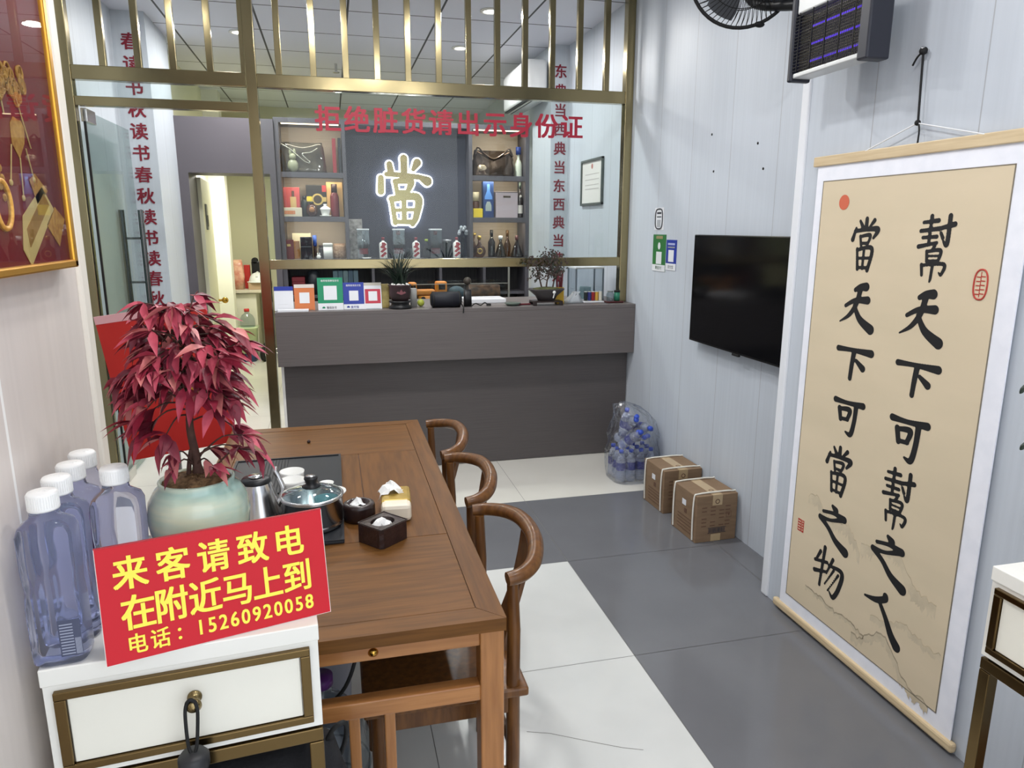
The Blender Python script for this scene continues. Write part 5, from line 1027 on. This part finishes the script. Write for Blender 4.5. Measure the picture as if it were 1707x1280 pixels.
for i, (x, y, w) in enumerate(((-.146, 2.10, 'nearer'), (-.152, 2.18, 'farther'))):
    t = thing('mug', '%s of two tall white mugs beside the steel pot' % w, 'cup', (x, y, KZ), 0, 'tall white mugs on the tray')
    g = G(); g.lathe([(0, 0), (.027, 0), (.031, .01), (.036, .085), (.037, .092), (.034, .092), (.03, .012), (0, .008)], 36); g.build('body', white_porc, t)
t = thing('saucer', 'white saucer cup behind the covered pot', 'saucer', (-.035, 2.09, KZ)); g = G(); g.lathe([(0, 0), (.02, 0), (.022, .03), (.042, .048), (.041, .051), (.018, .036), (0, .036)], 32); g.build('dish', white_porc, t)
t = thing('tea_strainer', 'white funnel-shaped strainer cup standing on the saucer', 'strainer', (-.05, 2.095, KZ+.0365)); g = G(); g.lathe([(0, 0), (.012, 0), (.009, .012), (.022, .04), (.020, .04), (.007, .014)], 28); g.build('cup', white_porc, t)
t = thing('tea_pet', 'small brown textured tea ornament between mugs and strainer', 'ornament', (-.098, 2.135, KZ)); g = G(); g.lathe([(0, 0), (.02, 0), (.022, .04), (.026, .06), (.02, .078), (0, .083)], 24); g.build('body', mat('tea_pet_brown', (92, 84, 72), rough=.8, c2=(50, 44, 38), scale=90, bump=.4), t)
def tissue_puff(parent, c, s, seed_):
    rnd = random.Random(seed_); g = G(); n = 7; v = []
    for i in range(n):
        for j in range(n):
            x = (i/(n-1)-.5)*2; y = (j/(n-1)-.5)*2
            v.append((c[0]+s*x*.8+rnd.uniform(-1, 1)*s*.12, c[1]+s*y*.55+rnd.uniform(-1, 1)*s*.12, c[2]+s*(.95-.75*abs(x+.2*y)-.35*abs(y))*.9+rnd.uniform(-1, 1)*s*.16))
    f = [(i*n+j, (i+1)*n+j, (i+1)*n+j+1, i*n+j+1) for i in range(n-1) for j in range(n-1)]
    g.add(v, f); o = g.build('tissue', tissue, parent); md = o.modifiers.new('thick', 'SOLIDIFY'); md.thickness = .0008; return o
ebony = mat('dark_lacquer_wood', (46, 30, 28), rough=.3, c2=(34, 22, 22), scale=30, stretch=(1, 1, 6), coat=.3)
t = thing('tissue_holder', 'round dark wooden holder with tissue in its top, right of the pot', 'tissue holder', (.040, 2.0, TZ)); g = G(); g.lathe([(0, 0), (.043, 0), (.046, .01), (.046, .04), (.044, .048), (.036, .052), (.028, .05), (.026, .03), (0, .03)], 40); g.build('body', ebony, t)
tissue_puff(t, (-.004, 0, .038), .030, 3)
t = thing('tissue_pack', 'gold and white soft tissue pack lying on the table', 'tissue pack', (.148, 2.02, TZ), math.radians(-4))
g = G(); g.box(-.043, .043, -.075, .085, .0, .052, bev=.012); g.build('wrapper', mat('wrapper_cream', (226, 216, 196), rough=.35), t)
g = G(); g.box(-.0435, .0435, -.04, .0855, .012, .0535, bev=.01); g.build('gold_sleeve', mat('wrapper_gold', (196, 166, 84), rough=.3, metal=.4, c2=(170, 140, 66), scale=12, bump=.3), t)
tissue_puff(t, (-.014, .035, .05), .046, 8)
t = thing('tissue_box', 'square carved dark wooden tissue box with round opening, nearest on the table', 'tissue holder', (.097, 1.842, TZ), math.radians(40))
g = G(); hs, hh = .051, .052; N = 32
outer = []
for k in range(N):
    a = 2*PI*(k+.5)/N; ca, sa = math.cos(a), math.sin(a); m_ = max(abs(ca), abs(sa)); outer.append((hs*ca/m_, hs*sa/m_*.95))
inner = [(.034*math.cos(2*PI*(k+.5)/N), .030*math.sin(2*PI*(k+.5)/N)) for k in range(N)]
v = [(x, y, 0) for x, y in outer]+[(x, y, hh) for x, y in outer]+[(x, y, hh) for x, y in inner]+[(x*.95, y*.95, .014) for x, y in inner]
f = [list(range(N))[::-1], [3*N+k for k in range(N)]]
for k in range(N):
    k2 = (k+1) % N
    for q in range(3): f.append((q*N+k, q*N+k2, (q+1)*N+k2, (q+1)*N+k))
g.add(v, f); bx = g.build('body', mat('carved_ebony', (50, 32, 30), rough=.35, c2=(36, 24, 24), scale=60, bump=.35, coat=.2), t)
g = G()
for s0, s1, u0, u1 in ((-.049, .049, -.046, -.0435), (-.049, .049, .0435, .046), (-.049, -.0465, -.0435, .0435), (.0465, .049, -.0435, .0435)): g.box(s0, s1, u0, u1, hh-.0005, hh+.0016)
g.build('carved_rim', ebony, bx)
tissue_puff(t, (0, 0, .034), .036, 13)

# ------------------------------------------------------------------ white side cabinets
def side_cabinet(label, loc, rotz, wd, dp, H=.94):
    t = thing('side_cabinet', label, 'cabinet', loc, rotz, 'white side cabinets on gold frames')
    g = G(); g.box(-.002, wd+.002, -.002, dp, H-.029, H, bev=.002); g.build('top_board', white_paint, t)
    g = G(); g.box(0, wd, .001, dp-.002, H-.19, H-.0295, bev=.001); g.build('body', white_paint, t)
    zb, zt = H-.176, H-.038
    g = G()
    for x0, x1, z0, z1 in ((.014, wd-.014, zt-.013, zt), (.014, wd-.014, zb, zb+.013), (.014, .030, zb+.0132, zt-.0132), (wd-.030, wd-.014, zb+.0132, zt-.0132)): g.box(x0, x1, -.008, .003, z0, z1, bev=.0015)
    fr = g.build('drawer_frame', bronze, t)
    g = G(); g.box(.031, wd-.031, -.003, .002, zb+.014, zt-.014, bev=.001); dr = g.build('drawer_front', mat('drawer_ivory', (236, 234, 222), rough=.3), t)
    g = G(); M = Matrix.Translation((wd*.515, -.003, H-.088)) @ Matrix.Rotation(PI/2, 4, 'X')
    g.lathe([(.0, 0), (.011, 0), (.011, .003), (.006, .005), (.005, .014), (.011, .019), (.0125, .025), (.008, .031), (0, .032)], 24, M=M); g.build('knob', mat('antique_brass', (158, 140, 100), rough=.25, metal=1, c2=(120, 104, 70), scale=120, bump=.3), dr)
    for x in (0, wd-.024):
        for y in (0.002, dp-.026): g = G(); g.box(x, x+.024, y, y+.024, 0, H-.222, bev=.002); g.build('leg', bronze, t)
    g = G(); g.box(0, wd, .002, .026, H-.221, H-.196, bev=.002); g.box(0, wd, dp-.026, dp-.002, H-.221, H-.196, bev=.002); g.box(0, .024, .026, dp-.026, H-.221, H-.196, bev=.002); g.box(wd-.024, wd, .026, dp-.026, H-.221, H-.196, bev=.002); g.build('frame_rail', bronze, t)
    g = G(); g.box(.01, wd-.01, .01, dp-.01, H-.1965, H-.1895); g.build('gap_strip', mat('gap_dark', (70, 60, 48), rough=.5), t)
    return t
side_cabinet('white side cabinet with bronze-framed drawer carrying the red phone sign', (-.450, 1.079, 0), math.radians(4.9), .397, .262)
side_cabinet('white side cabinet with gold legs at the right edge by the scroll', (1.218, 1.017, 0), math.radians(-90), .397, .50)
t = thing('flashlight', 'black hand torch hanging by a wrist strap from the left cabinet knob', 'torch', (-.246, 1.062, .60))
g = G(); g.tube(spline([(-.006, .002, .262), (-.009, -.002, .245), (-.007, -.012, .2), (-.002, -.016, .185)], 5), .0028, 7); g.tube(spline([(.006, .002, .262), (.009, -.002, .245), (.006, -.012, .2), (.002, -.016, .185)], 5), .0028, 7); g.tube(spline([(-.006, .002, .262), (0, .0, .268), (.006, .002, .262)], 4), .0028, 7); g.build('wrist_strap', rubber, t)
g = G(); g.lathe([(0, 0), (.017, 0), (.019, .01), (.019, .155), (.023, .165), (.023, .18), (.018, .187), (0, .188)], 28, M=Matrix.Translation((0, -.016, 0))); g.build('barrel', mat('torch_black', (38, 39, 42), rough=.45), t)

# red phone sign
sg = thing('phone_sign', 'red tabletop sign with yellow characters and a phone number on the left cabinet', 'sign', (-.355, 1.063, .9405), math.atan2(.084, .323))
Ms = Matrix.Rotation(math.radians(-10), 4, 'X'); Rs = Ms.to_3x3(); SW, SH = .334, .178
sred = mat('sign_red', (200, 14, 34), rough=.42, c2=(192, 12, 31), scale=4, bump=.12, coat=.08, spec=.3); syel = mat('sign_yellow', (250, 232, 76), rough=.4)
g = G(); g.box(0, SW, 0, .0045, 0, SH, M=Ms); g.build('board', mat('sign_edge', (236, 226, 222), rough=.5), sg)
g = G(); g.box(0.001, SW-.001, -.0008, 0, 0.001, SH-.001, M=Ms); fc = g.build('red_face', sred, sg)
g = G(); g.box(0, SW, -.0008, .005, SH-.0008, SH+.0006, M=Ms); g.build('top_edge', mat('sign_edge_red', (170, 20, 34), rough=.4), sg)
def sline(s_, x, z, w, h, gap, bold=.02):
    for i, c_ in enumerate(s_):
        g = G(); text(g, c_, Rs @ Vector((x+i*(w+gap), -.0011, z)), XR, Rs @ Vector(ZU), w, h, bold, em=c_ not in '0123456789：'); g.build('character', syel, fc)
sline('来客请致电', .019, .1085, .051, .0535, .0075, .03); sline('在附近马上到', .024, .046, .0505, .056, -.0035, .03)
sline('电话', .030, .0095, .0295, .0325, .0008, .025)
g = G()
for z in (.0185, .0315): g.add([tuple(Rs @ Vector((.102+.0026*math.cos(2*PI*k/14), -.0016, z+.0026*math.sin(2*PI*k/14)))) for k in range(14)], [list(range(14))])
g.build('character', syel, fc)
sline('15260920058', .124, .0158, .0158, .0238, .0010, .03)
g = G(); g.tube([(.12, .034, .12), (.12, .072, .002)], .003, 8); g.build('easel_leg', steel, sg)

# water bottles on the cabinet
bt_m = mat('bottle_plastic_lavender', (229, 234, 255), rough=.05, trans=.94, ior=1.18, spec=.5)
cap_w = mat('cap_white', (238, 238, 236), rough=.4); cap_red = mat('cap_logo_red', (196, 90, 96), rough=.5)
def prof_bottle():
    g = G(); hx, hy = .0375, .031
    g.loft([(0, hx*.86, hy*.84, 5), (.006, hx*.98, hy*.97, 5), (.02, hx, hy, 5), (.095, hx, hy, 5), (.108, hx*.975, hy*.96, 4.6), (.12, hx*.955, hy*.94, 4.4), (.132, hx*.975, hy*.96, 4.6), (.155, hx, hy, 5), (.205, hx, hy, 5), (.216, hx*.9, hy*.9, 4.5), (.223, hx*.66, hy*.72, 3.4), (.2275, .0205, .0205, 2.2), (.235, .019, .019, 2), (.24, .019, .019, 2)], 56)
    return g
bl0 = [o for o in COL.objects if o.name == 'side_cabinet'][0]
spots = (((-.425, 1.112), 'nearest of the four lavender water bottles along the left wall', 5), ((-.428, 1.178), 'second water bottle from the front in the row along the left wall', 4), ((-.429, 1.243), 'third water bottle from the front in the row along the left wall', 5), ((-.430, 1.305), 'farthest water bottle in the row along the left wall', 6), ((-.356, 1.209), 'lavender water bottle standing alone right of the row, beside the plant pot', 3))
wb0 = None
for (x, y), lb, rz in spots:
    if wb0 is None:
        t = thing('water_bottle', lb, 'bottle', (x, y, .9405), math.radians(rz), 'lavender water bottles on the left cabinet'); wb0 = t
        prof_bottle().build('bottle_body', bt_m, t)
        g = G(); g.lathe([(0, .2385), (.0205, .2385), (.0212, .241), (.0205, .2425), (.0205, .262), (.0185, .265), (0, .2655)], 36); cp = g.build('cap', cap_w, t)
        g = G()
        for k in range(40): a = 2*PI*k/40; g.box(.0203, .0209, -.0006, .0006, .2435, .2615, M=Matrix.Rotation(a, 4, 'Z'))
        g.box(-.008, .006, -.002, 0, .2653, .2658); g.box(-.004, .01, .003, .005, .2653, .2658); g.build('grip_ribs', cap_w, cp)
    else: dup(wb0, (x, y, .9405), math.radians(rz), lb)
# ingredient label of the front bottle, on its right rear flank
lb = G(); lb.box(.004, .033, -.0318, -.0312, .016, .074); lb.build('back_label', mat('label_slate', (74, 80, 104), rough=.4), wb0)
lb = G()
for k in range(11): lb.box(.006, .023, -.0321, -.0317, .019+.0047*k, .0206+.0047*k)
for k in range(9): lb.box(.0245+.0009*k, .0250+.0009*k, -.0321, -.0317, .018, .044)
lb.build('label_print', mat('label_print_pale', (160, 166, 186), rough=.5), wb0)
t3 = [o for o in COL.objects if o.get('label', '').startswith('lavender water bottle standing alone')][0]
lb = G(); lb.box(-.0384, -.0378, -.022, .022, .06, .20); lb.build('side_label', mat('label_violet', (112, 66, 140), rough=.4), t3)

# ------------------------------------------------------------------ nandina in celadon pot
pl = thing('potted_plant', 'red-leaved potted shrub in a pale green glazed pot on the left cabinet', 'plant', (-.244, 1.258, .9405))
cel = mat('celadon_glaze', (158, 188, 176), rough=.16, c2=(206, 208, 182), scale=7, stretch=(.7, .7, 4.5), coat=.8, lo=.36, hi=.64)
g = G(); g.lathe([(0, 0), (.044, 0), (.047, .006), (.052, .03), (.070, .09), (.080, .135), (.0825, .16), (.079, .185), (.069, .203), (.0605, .211), (.0615, .219), (.058, .221), (.054, .214), (.056, .2), (0, .195)], 56); g.build('pot', cel, pl)
rnd = random.Random(5)
g = G(); n = 10
g.lathe([(.0572, .208), (.045, .219), (.025, .226), (.0, .228)], 30); g.v = [(x+rnd.uniform(-.001, .001), y+rnd.uniform(-.001, .001), z+rnd.uniform(-.003, .003)) for x, y, z in g.v]
for k in range(160):
    a = rnd.uniform(0, 6.28); r = .054*math.sqrt(rnd.random()); s_ = rnd.uniform(.0025, .005); g.sphere((r*math.cos(a), r*math.sin(a), .212+.014*(1-r/.054)+rnd.uniform(0, .003)), s_, 6)
so = g.build('soil', mat('moss_soil', (138, 108, 74), rough=.95, c2=(86, 64, 42), scale=130), pl)
trunk = mat('shrub_bark', (58, 36, 30), rough=.8, c2=(84, 56, 46), scale=40)
tw = G(); tp = spline([(.0, 0, .205), (.002, .002, .25), (-.003, 0, .31), (.003, -.003, .37), (.004, 0, .43), (.003, 0, .50)], 5)
tw.tube(tp, [.0085-.00022*i for i in range(len(tp))], 9); tw.tube(spline([(-.014, .0, .203), (-.01, 0, .24), (-.004, 0, .27)], 4), [.004]*9, 7); tw.tube(spline([(.014, -.004, .203), (.008, 0, .235), (.002, 0, .26)], 4), [.004]*9, 7)
lf = G()
def leaflet(base, d, L, Wd, mi):
    d = Vector(d).normalized(); up = Vector((rnd.uniform(-.5, .5), rnd.uniform(-.5, .5), 1)); side = d.cross(up)
    side = side.normalized() if side.length > .05 else Vector((1, 0, 0)); nrm = side.cross(d).normalized(); prof = (.02, .62, 1.0, .82, .42, .0)
    v = []; n = len(prof); sag = rnd.uniform(.1, .35)
    for i, w in enumerate(prof):
        q = i/(n-1); c = Vector(base)+d*L*q-nrm*L*sag*q*q-Vector((0, 0, L*.15*q*q)); hw = Wd*.5*w
        v += [tuple(c+side*hw+nrm*hw*.45), tuple(c-nrm*.0), tuple(c-side*hw+nrm*hw*.45)]
    f = []
    for i in range(n-1): f += [(i*3, i*3+1, i*3+4, i*3+3), (i*3+1, i*3+2, i*3+5, i*3+4)]
    lf.add(v, f, mi, True)
def sprig(p0, p1, k, L=.042):
    p0, p1 = Vector(p0), Vector(p1); mid = (p0+p1)/2+Vector((0, 0, .015)); P = spline([tuple(p0), tuple(mid), tuple(p1)], 4); tw.tube(P, [.0018-.0001*i for i in range(len(P))], 5)
    out = (p1-p0); out.z *= .4
    for i in range(k):
        b = Vector(P[-1 - rnd.choice((0, 0, 0, 1, 2, 3))]); a = rnd.gauss(0, .8)
        d = Matrix.Rotation(a, 3, 'Z') @ out.normalized(); d = Vector((d.x, d.y, rnd.uniform(-.9, .35)))
        leaflet(b, d, L*rnd.uniform(.8, 1.35), L*rnd.uniform(.34, .46), rnd.choice((0, 0, 1, 1, 2, 2, 3)))
for k in range(76):
    a = 2.399*k; q = rnd.random(); zc = .36+.14*q; rr = rnd.uniform(.045, .095)*(1.0-.35*abs(q-.45))
    st = (.002, 0, rnd.uniform(.34, .48)); sprig(st, (rr*math.cos(a), rr*.9*math.sin(a), zc+rnd.uniform(-.03, .03)), rnd.randint(5, 8))
for dx, dy, z in ((-.075, -.03, .33), (-.085, .01, .36), (-.06, -.05, .32), (-.09, -.01, .40), (-.05, -.06, .36), (.07, -.04, .36), (.06, .03, .30), (-.03, -.06, .31), (.05, -.06, .42), (-.05, -.07, .42), (.075, .0, .47), (.085, .02, .44)): sprig((0, 0, z+.02), (dx, dy, z), 7, .046)
for dx, dy, z in ((.035, -.03, .245), (-.025, -.04, .25), (.03, .03, .26), (-.03, -.02, .27)): sprig((0, 0, .24), (dx, dy, z), 6, .036)
sprig((.01, 0, .26), (.086, -.01, .292), 6, .04); sprig((.005, 0, .26), (.088, -.005, .262), 5, .044); sprig((.03, .0, .235), (.098, -.02, .268), 4, .046)
for k in range(7): sprig((.002, 0, .47), (rnd.uniform(-.05, .05), rnd.uniform(-.04, .04), rnd.uniform(.50, .525)), 6, .036)
tw.build('stem', trunk, pl)
lf.build('foliage', [mat('leaf_crimson', (168, 48, 70), rough=.5, c2=(132, 34, 54), scale=30), mat('leaf_rose', (194, 84, 100), rough=.5, c2=(160, 54, 76), scale=30), mat('leaf_maroon', (124, 38, 54), rough=.5, c2=(98, 30, 46), scale=30), mat('leaf_pale_rose', (206, 128, 122), rough=.5, c2=(176, 88, 94), scale=26)], pl)
g = G(); g.prism([(.011*(1 if k % 2 == 0 else .45)*math.sin(2*PI*k/10), .011*(1 if k % 2 == 0 else .45)*math.cos(2*PI*k/10)) for k in range(10)], (.018, -.045, .385), XR, ZU, .0012); g.build('gold_star', mat('star_gold', (226, 176, 54), rough=.3, metal=.5), pl)

# ------------------------------------------------------------------ jewellery picture on the left wall
pt = thing('framed_picture', 'gold-framed red picture of gold jewellery high on the left wall', 'picture', (-.48, 1.16, 1.512))
def pbx(name, y0, y1, z0, z1, x0, x1, m, bev=0): g = G(); g.box(x0+.48, x1+.48, y0-1.16, y1-1.16, z0-1.512, z1-1.512, bev=bev); return g.build(name, m, pt)
gf = mat('frame_gold', (222, 164, 62), rough=.28, metal=.75)
PY0, PY1, PZ0, PZ1 = .78, 1.471, 1.508, 2.35
pbx('frame', PY1-.018, PY1, PZ0, PZ1, -.4798, -.448, gf, .003); pbx('frame', PY0, PY1, PZ0, PZ0+.014, -.4798, -.448, gf, .003); pbx('frame', PY0, PY0+.018, PZ0, PZ1, -.4798, -.448, gf, .003); pbx('frame', PY0, PY1, PZ1-.014, PZ1, -.4798, -.448, gf, .003)
pr = pbx('print', PY0+.01, PY1-.01, PZ0+.008, PZ1-.008, -.4795, -.456, mat('print_red_ground', (150, 20, 38), rough=.4, c2=(116, 16, 36), scale=3))
pbx('glass_front', PY0+.01, PY1-.01, PZ0+.008, PZ1-.008, -.4526, -.4522, glass_mat('picture_glass', (240, 240, 240), refl=.03, blend=.10))
jg = mat('jewel_gold', (226, 176, 84), rough=.5, c2=(190, 132, 54), scale=90); jl = mat('jewel_gold_pale', (238, 214, 140), rough=.5); jd = mat('jewel_gold_shade', (176, 134, 66), rough=.5)
def pp(name, poly, m, lift=.0): g = G(); g.prism([(y-1.16, z-1.512) for y, z in poly], (.0245+lift, 0, 0), YR, ZU, .0008); return g.build(name, m, pr)
pp('gold_bar', [(1.267, 1.595), (1.359, 1.643), (1.401, 1.608), (1.277, 1.519), (1.253, 1.545)], jl); pp('gold_bar', [(1.275, 1.576), (1.362, 1.632), (1.38, 1.615), (1.28, 1.548)], jd, .0008)
pp('gold_bar', [(1.313, 1.651), (1.337, 1.662), (1.384, 1.637), (1.332, 1.615)], jg); pp('gold_bar', [(1.361, 1.582), (1.406, 1.612), (1.446, 1.592), (1.407, 1.546)], jg)
pp('pendant', [(1.268, 1.73), (1.282, 1.741), (1.295, 1.739), (1.31, 1.738), (1.319, 1.728), (1.312, 1.705), (1.287, 1.681), (1.266, 1.70)], jg)
g = G()
for (a0, b0), (a1, b1) in (((1.287, 1.682), (1.28, 1.626)), ((1.314, 1.698), (1.33, 1.655)), ((1.261, 1.699), (1.242, 1.647)), ((1.24, 1.80), (1.25, 1.74)), ((1.30, 1.775), (1.335, 1.70))): g.tube([(.0255, a0-1.16, b0-1.512), (.0255, a1-1.16, b1-1.512)], .0011, 5)
for y, z in ((1.28, 1.622), (1.242, 1.643), (1.33, 1.652)): g.sphere((.025, y-1.16, z-1.512), .005, 8, sc=(.5, 1, 1))
g.build('chain', jl, pr)
g = G(); rnd = random.Random(12)
for k in range(46):
    q = rnd.random(); y = 1.19+.15*q; z = 1.762+.03*math.sin(q*3)+rnd.gauss(0, .013)+(.03 if q > .85 else 0); a0 = rnd.uniform(0, 6.28); r = rnd.uniform(.005, .011)
    g.tube([(.0252, y-1.16+r*math.cos(a0+2*PI*i/10), z-1.512+r*1.25*math.sin(a0+2*PI*i/10)) for i in range(10)], .0017, 5, closed=True)
g.build('necklace', jg, pr)
g = G(); g.tube([(.0255, 1.20-1.16+.026*math.cos(2*PI*k/30), 1.61-1.512+.034*math.sin(2*PI*k/30)) for k in range(30)], .0045, 7, closed=True)
for k in range(20): g.sphere((.025, 1.195-1.16+rnd.uniform(-.02, .02), 1.64-1.512+rnd.uniform(-.02, .03)), .006, 8, sc=(.4, 1, 1))
g.build('earring', jg, pr)

# things under and beside the table
t = thing('water_jug', 'large clear water jug standing under the near end of the table', 'jug', (-.085, 1.71, 0)); g = G(); g.lathe([(0, 0), (.11, 0), (.118, .012), (.118, .27), (.1, .33), (.05, .385), (.028, .40), (.028, .425)], 40); g.build('jug_body', acrylic, t)
g = G(); g.lathe([(0, .425), (.033, .425), (.033, .45), (0, .452)], 24); g.build('cap', mat('jug_cap_purple', (96, 44, 120), rough=.4), t)
g = G(); g.tube([(.119*math.cos(2*PI*k/40), .119*math.sin(2*PI*k/40), .18) for k in range(40)], .003, 6, closed=True); g.tube([(.119*math.cos(2*PI*k/40), .119*math.sin(2*PI*k/40), .09) for k in range(40)], .003, 6, closed=True); g.build('moulded_ring', acrylic, t)
t = thing('cable', 'black cable looping down beside the water jug under the table', 'cable', (-.02, 1.5, 0)); g = G(); g.tube(spline([(.03, .06, .70), (.03, .03, .62), (.0, .0, .55), (-.06, -.02, .50), (-.11, -.02, .42), (-.1, .0, .2), (-.02, .0, .004)], 6), .0045, 8); g.build('cord', rubber, t)
t = thing('plastic_bag', 'grey plastic bag with purple print hanging under the table edge', 'bag', (-.13, 1.90, 0)); g = G(); g.loft([(.0, .1, .03, 3), (.2, .12, .045, 3), (.45, .13, .04, 2.5), (.66, .10, .02, 2.5)], 28); g.build('bag_body', mat('bag_grey', (150, 150, 160), rough=.3), t)
g = G(); g.tube(spline([(.05, -.047, .56), (.075, -.047, .60), (.06, -.047, .63), (.09, -.047, .62)], 5), .009, 8); g.tube(spline([(.03, -.047, .57), (.045, -.047, .54), (.07, -.047, .56)], 5), .007, 8); g.build('purple_print', mat('print_purple', (104, 40, 120), rough=.5), t)
t = thing('backpack', 'black cloth bag on the floor below the left cabinet', 'bag', (-.17, 1.215, 0)); g = G(); g.loft([(0, .13, .07, 3.5), (.3, .165, .085, 3), (.55, .15, .08, 2.6), (.645, .125, .06, 2.3), (.66, .08, .04, 2)], 40); rnd = random.Random(3); g.v = [(x+.006*math.sin(z*50+y*60), y+.006*math.cos(z*43+x*50), z) for x, y, z in g.v]; g.build('bag_body', mat('cloth_black', (24, 24, 27), rough=.9, bump=.3, scale=120), t)
g = G(); g.tube(spline([(.10, -.0, .60), (.125, -.01, .665), (.15, -.005, .675), (.148, .015, .62), (.12, .02, .55)], 6), .0045, 8); g.build('strap', rubber, t)
t = thing('carton', 'brown cardboard carton on the floor under the right cabinet', 'box', (1.50, .84, 0)); g = G(); g.box(-.12, .12, -.16, .16, 0, .3, bev=.004); g.build('carton', kraft, t)
t = thing('potted_plant', 'dark-leaved plant on the right cabinet at the edge of the picture', 'plant', (1.32, .82, .9405)); g = G(); g.lathe([(0, 0), (.05, 0), (.065, .1), (.06, .1), (0, .09)], 28); g.build('pot', white_porc, t)
g = G()
for (x, y, z) in ((-.246, .08, .382), (-.227, .08, .285), (-.05, -.1, .36), (.06, .08, .42), (.1, -.06, .34), (0, .02, .46)):
    P = spline([(0, 0, .09), (x*.4, y*.4, z*.75), (x*.9, y*.9, z), (x, y, z-.005)], 5)
    g.tube(P, [.006]*4+[.011]*6+[.008, .006, .005, .004, .003, .001], 5)
g.build('foliage', greenery, t)
# small screw holes in the right wall boards
for (y, z), w in zip(((3.60, 2.06), (3.16, 1.97), (3.56, 1.87), (3.10, 1.85)), ('upper left', 'upper right', 'lower left', 'lower right')):
    tag(G().lathe([(0, -.002), (.006, -.002), (.006, .001), (0, .001)], 10, M=Matrix.Rotation(PI/2, 4, 'Y')).build('wall_plug', rubber, None, (1.9795, y, z)), 'tiny dark screw hole above the television, %s of four' % w, 'screw hole')
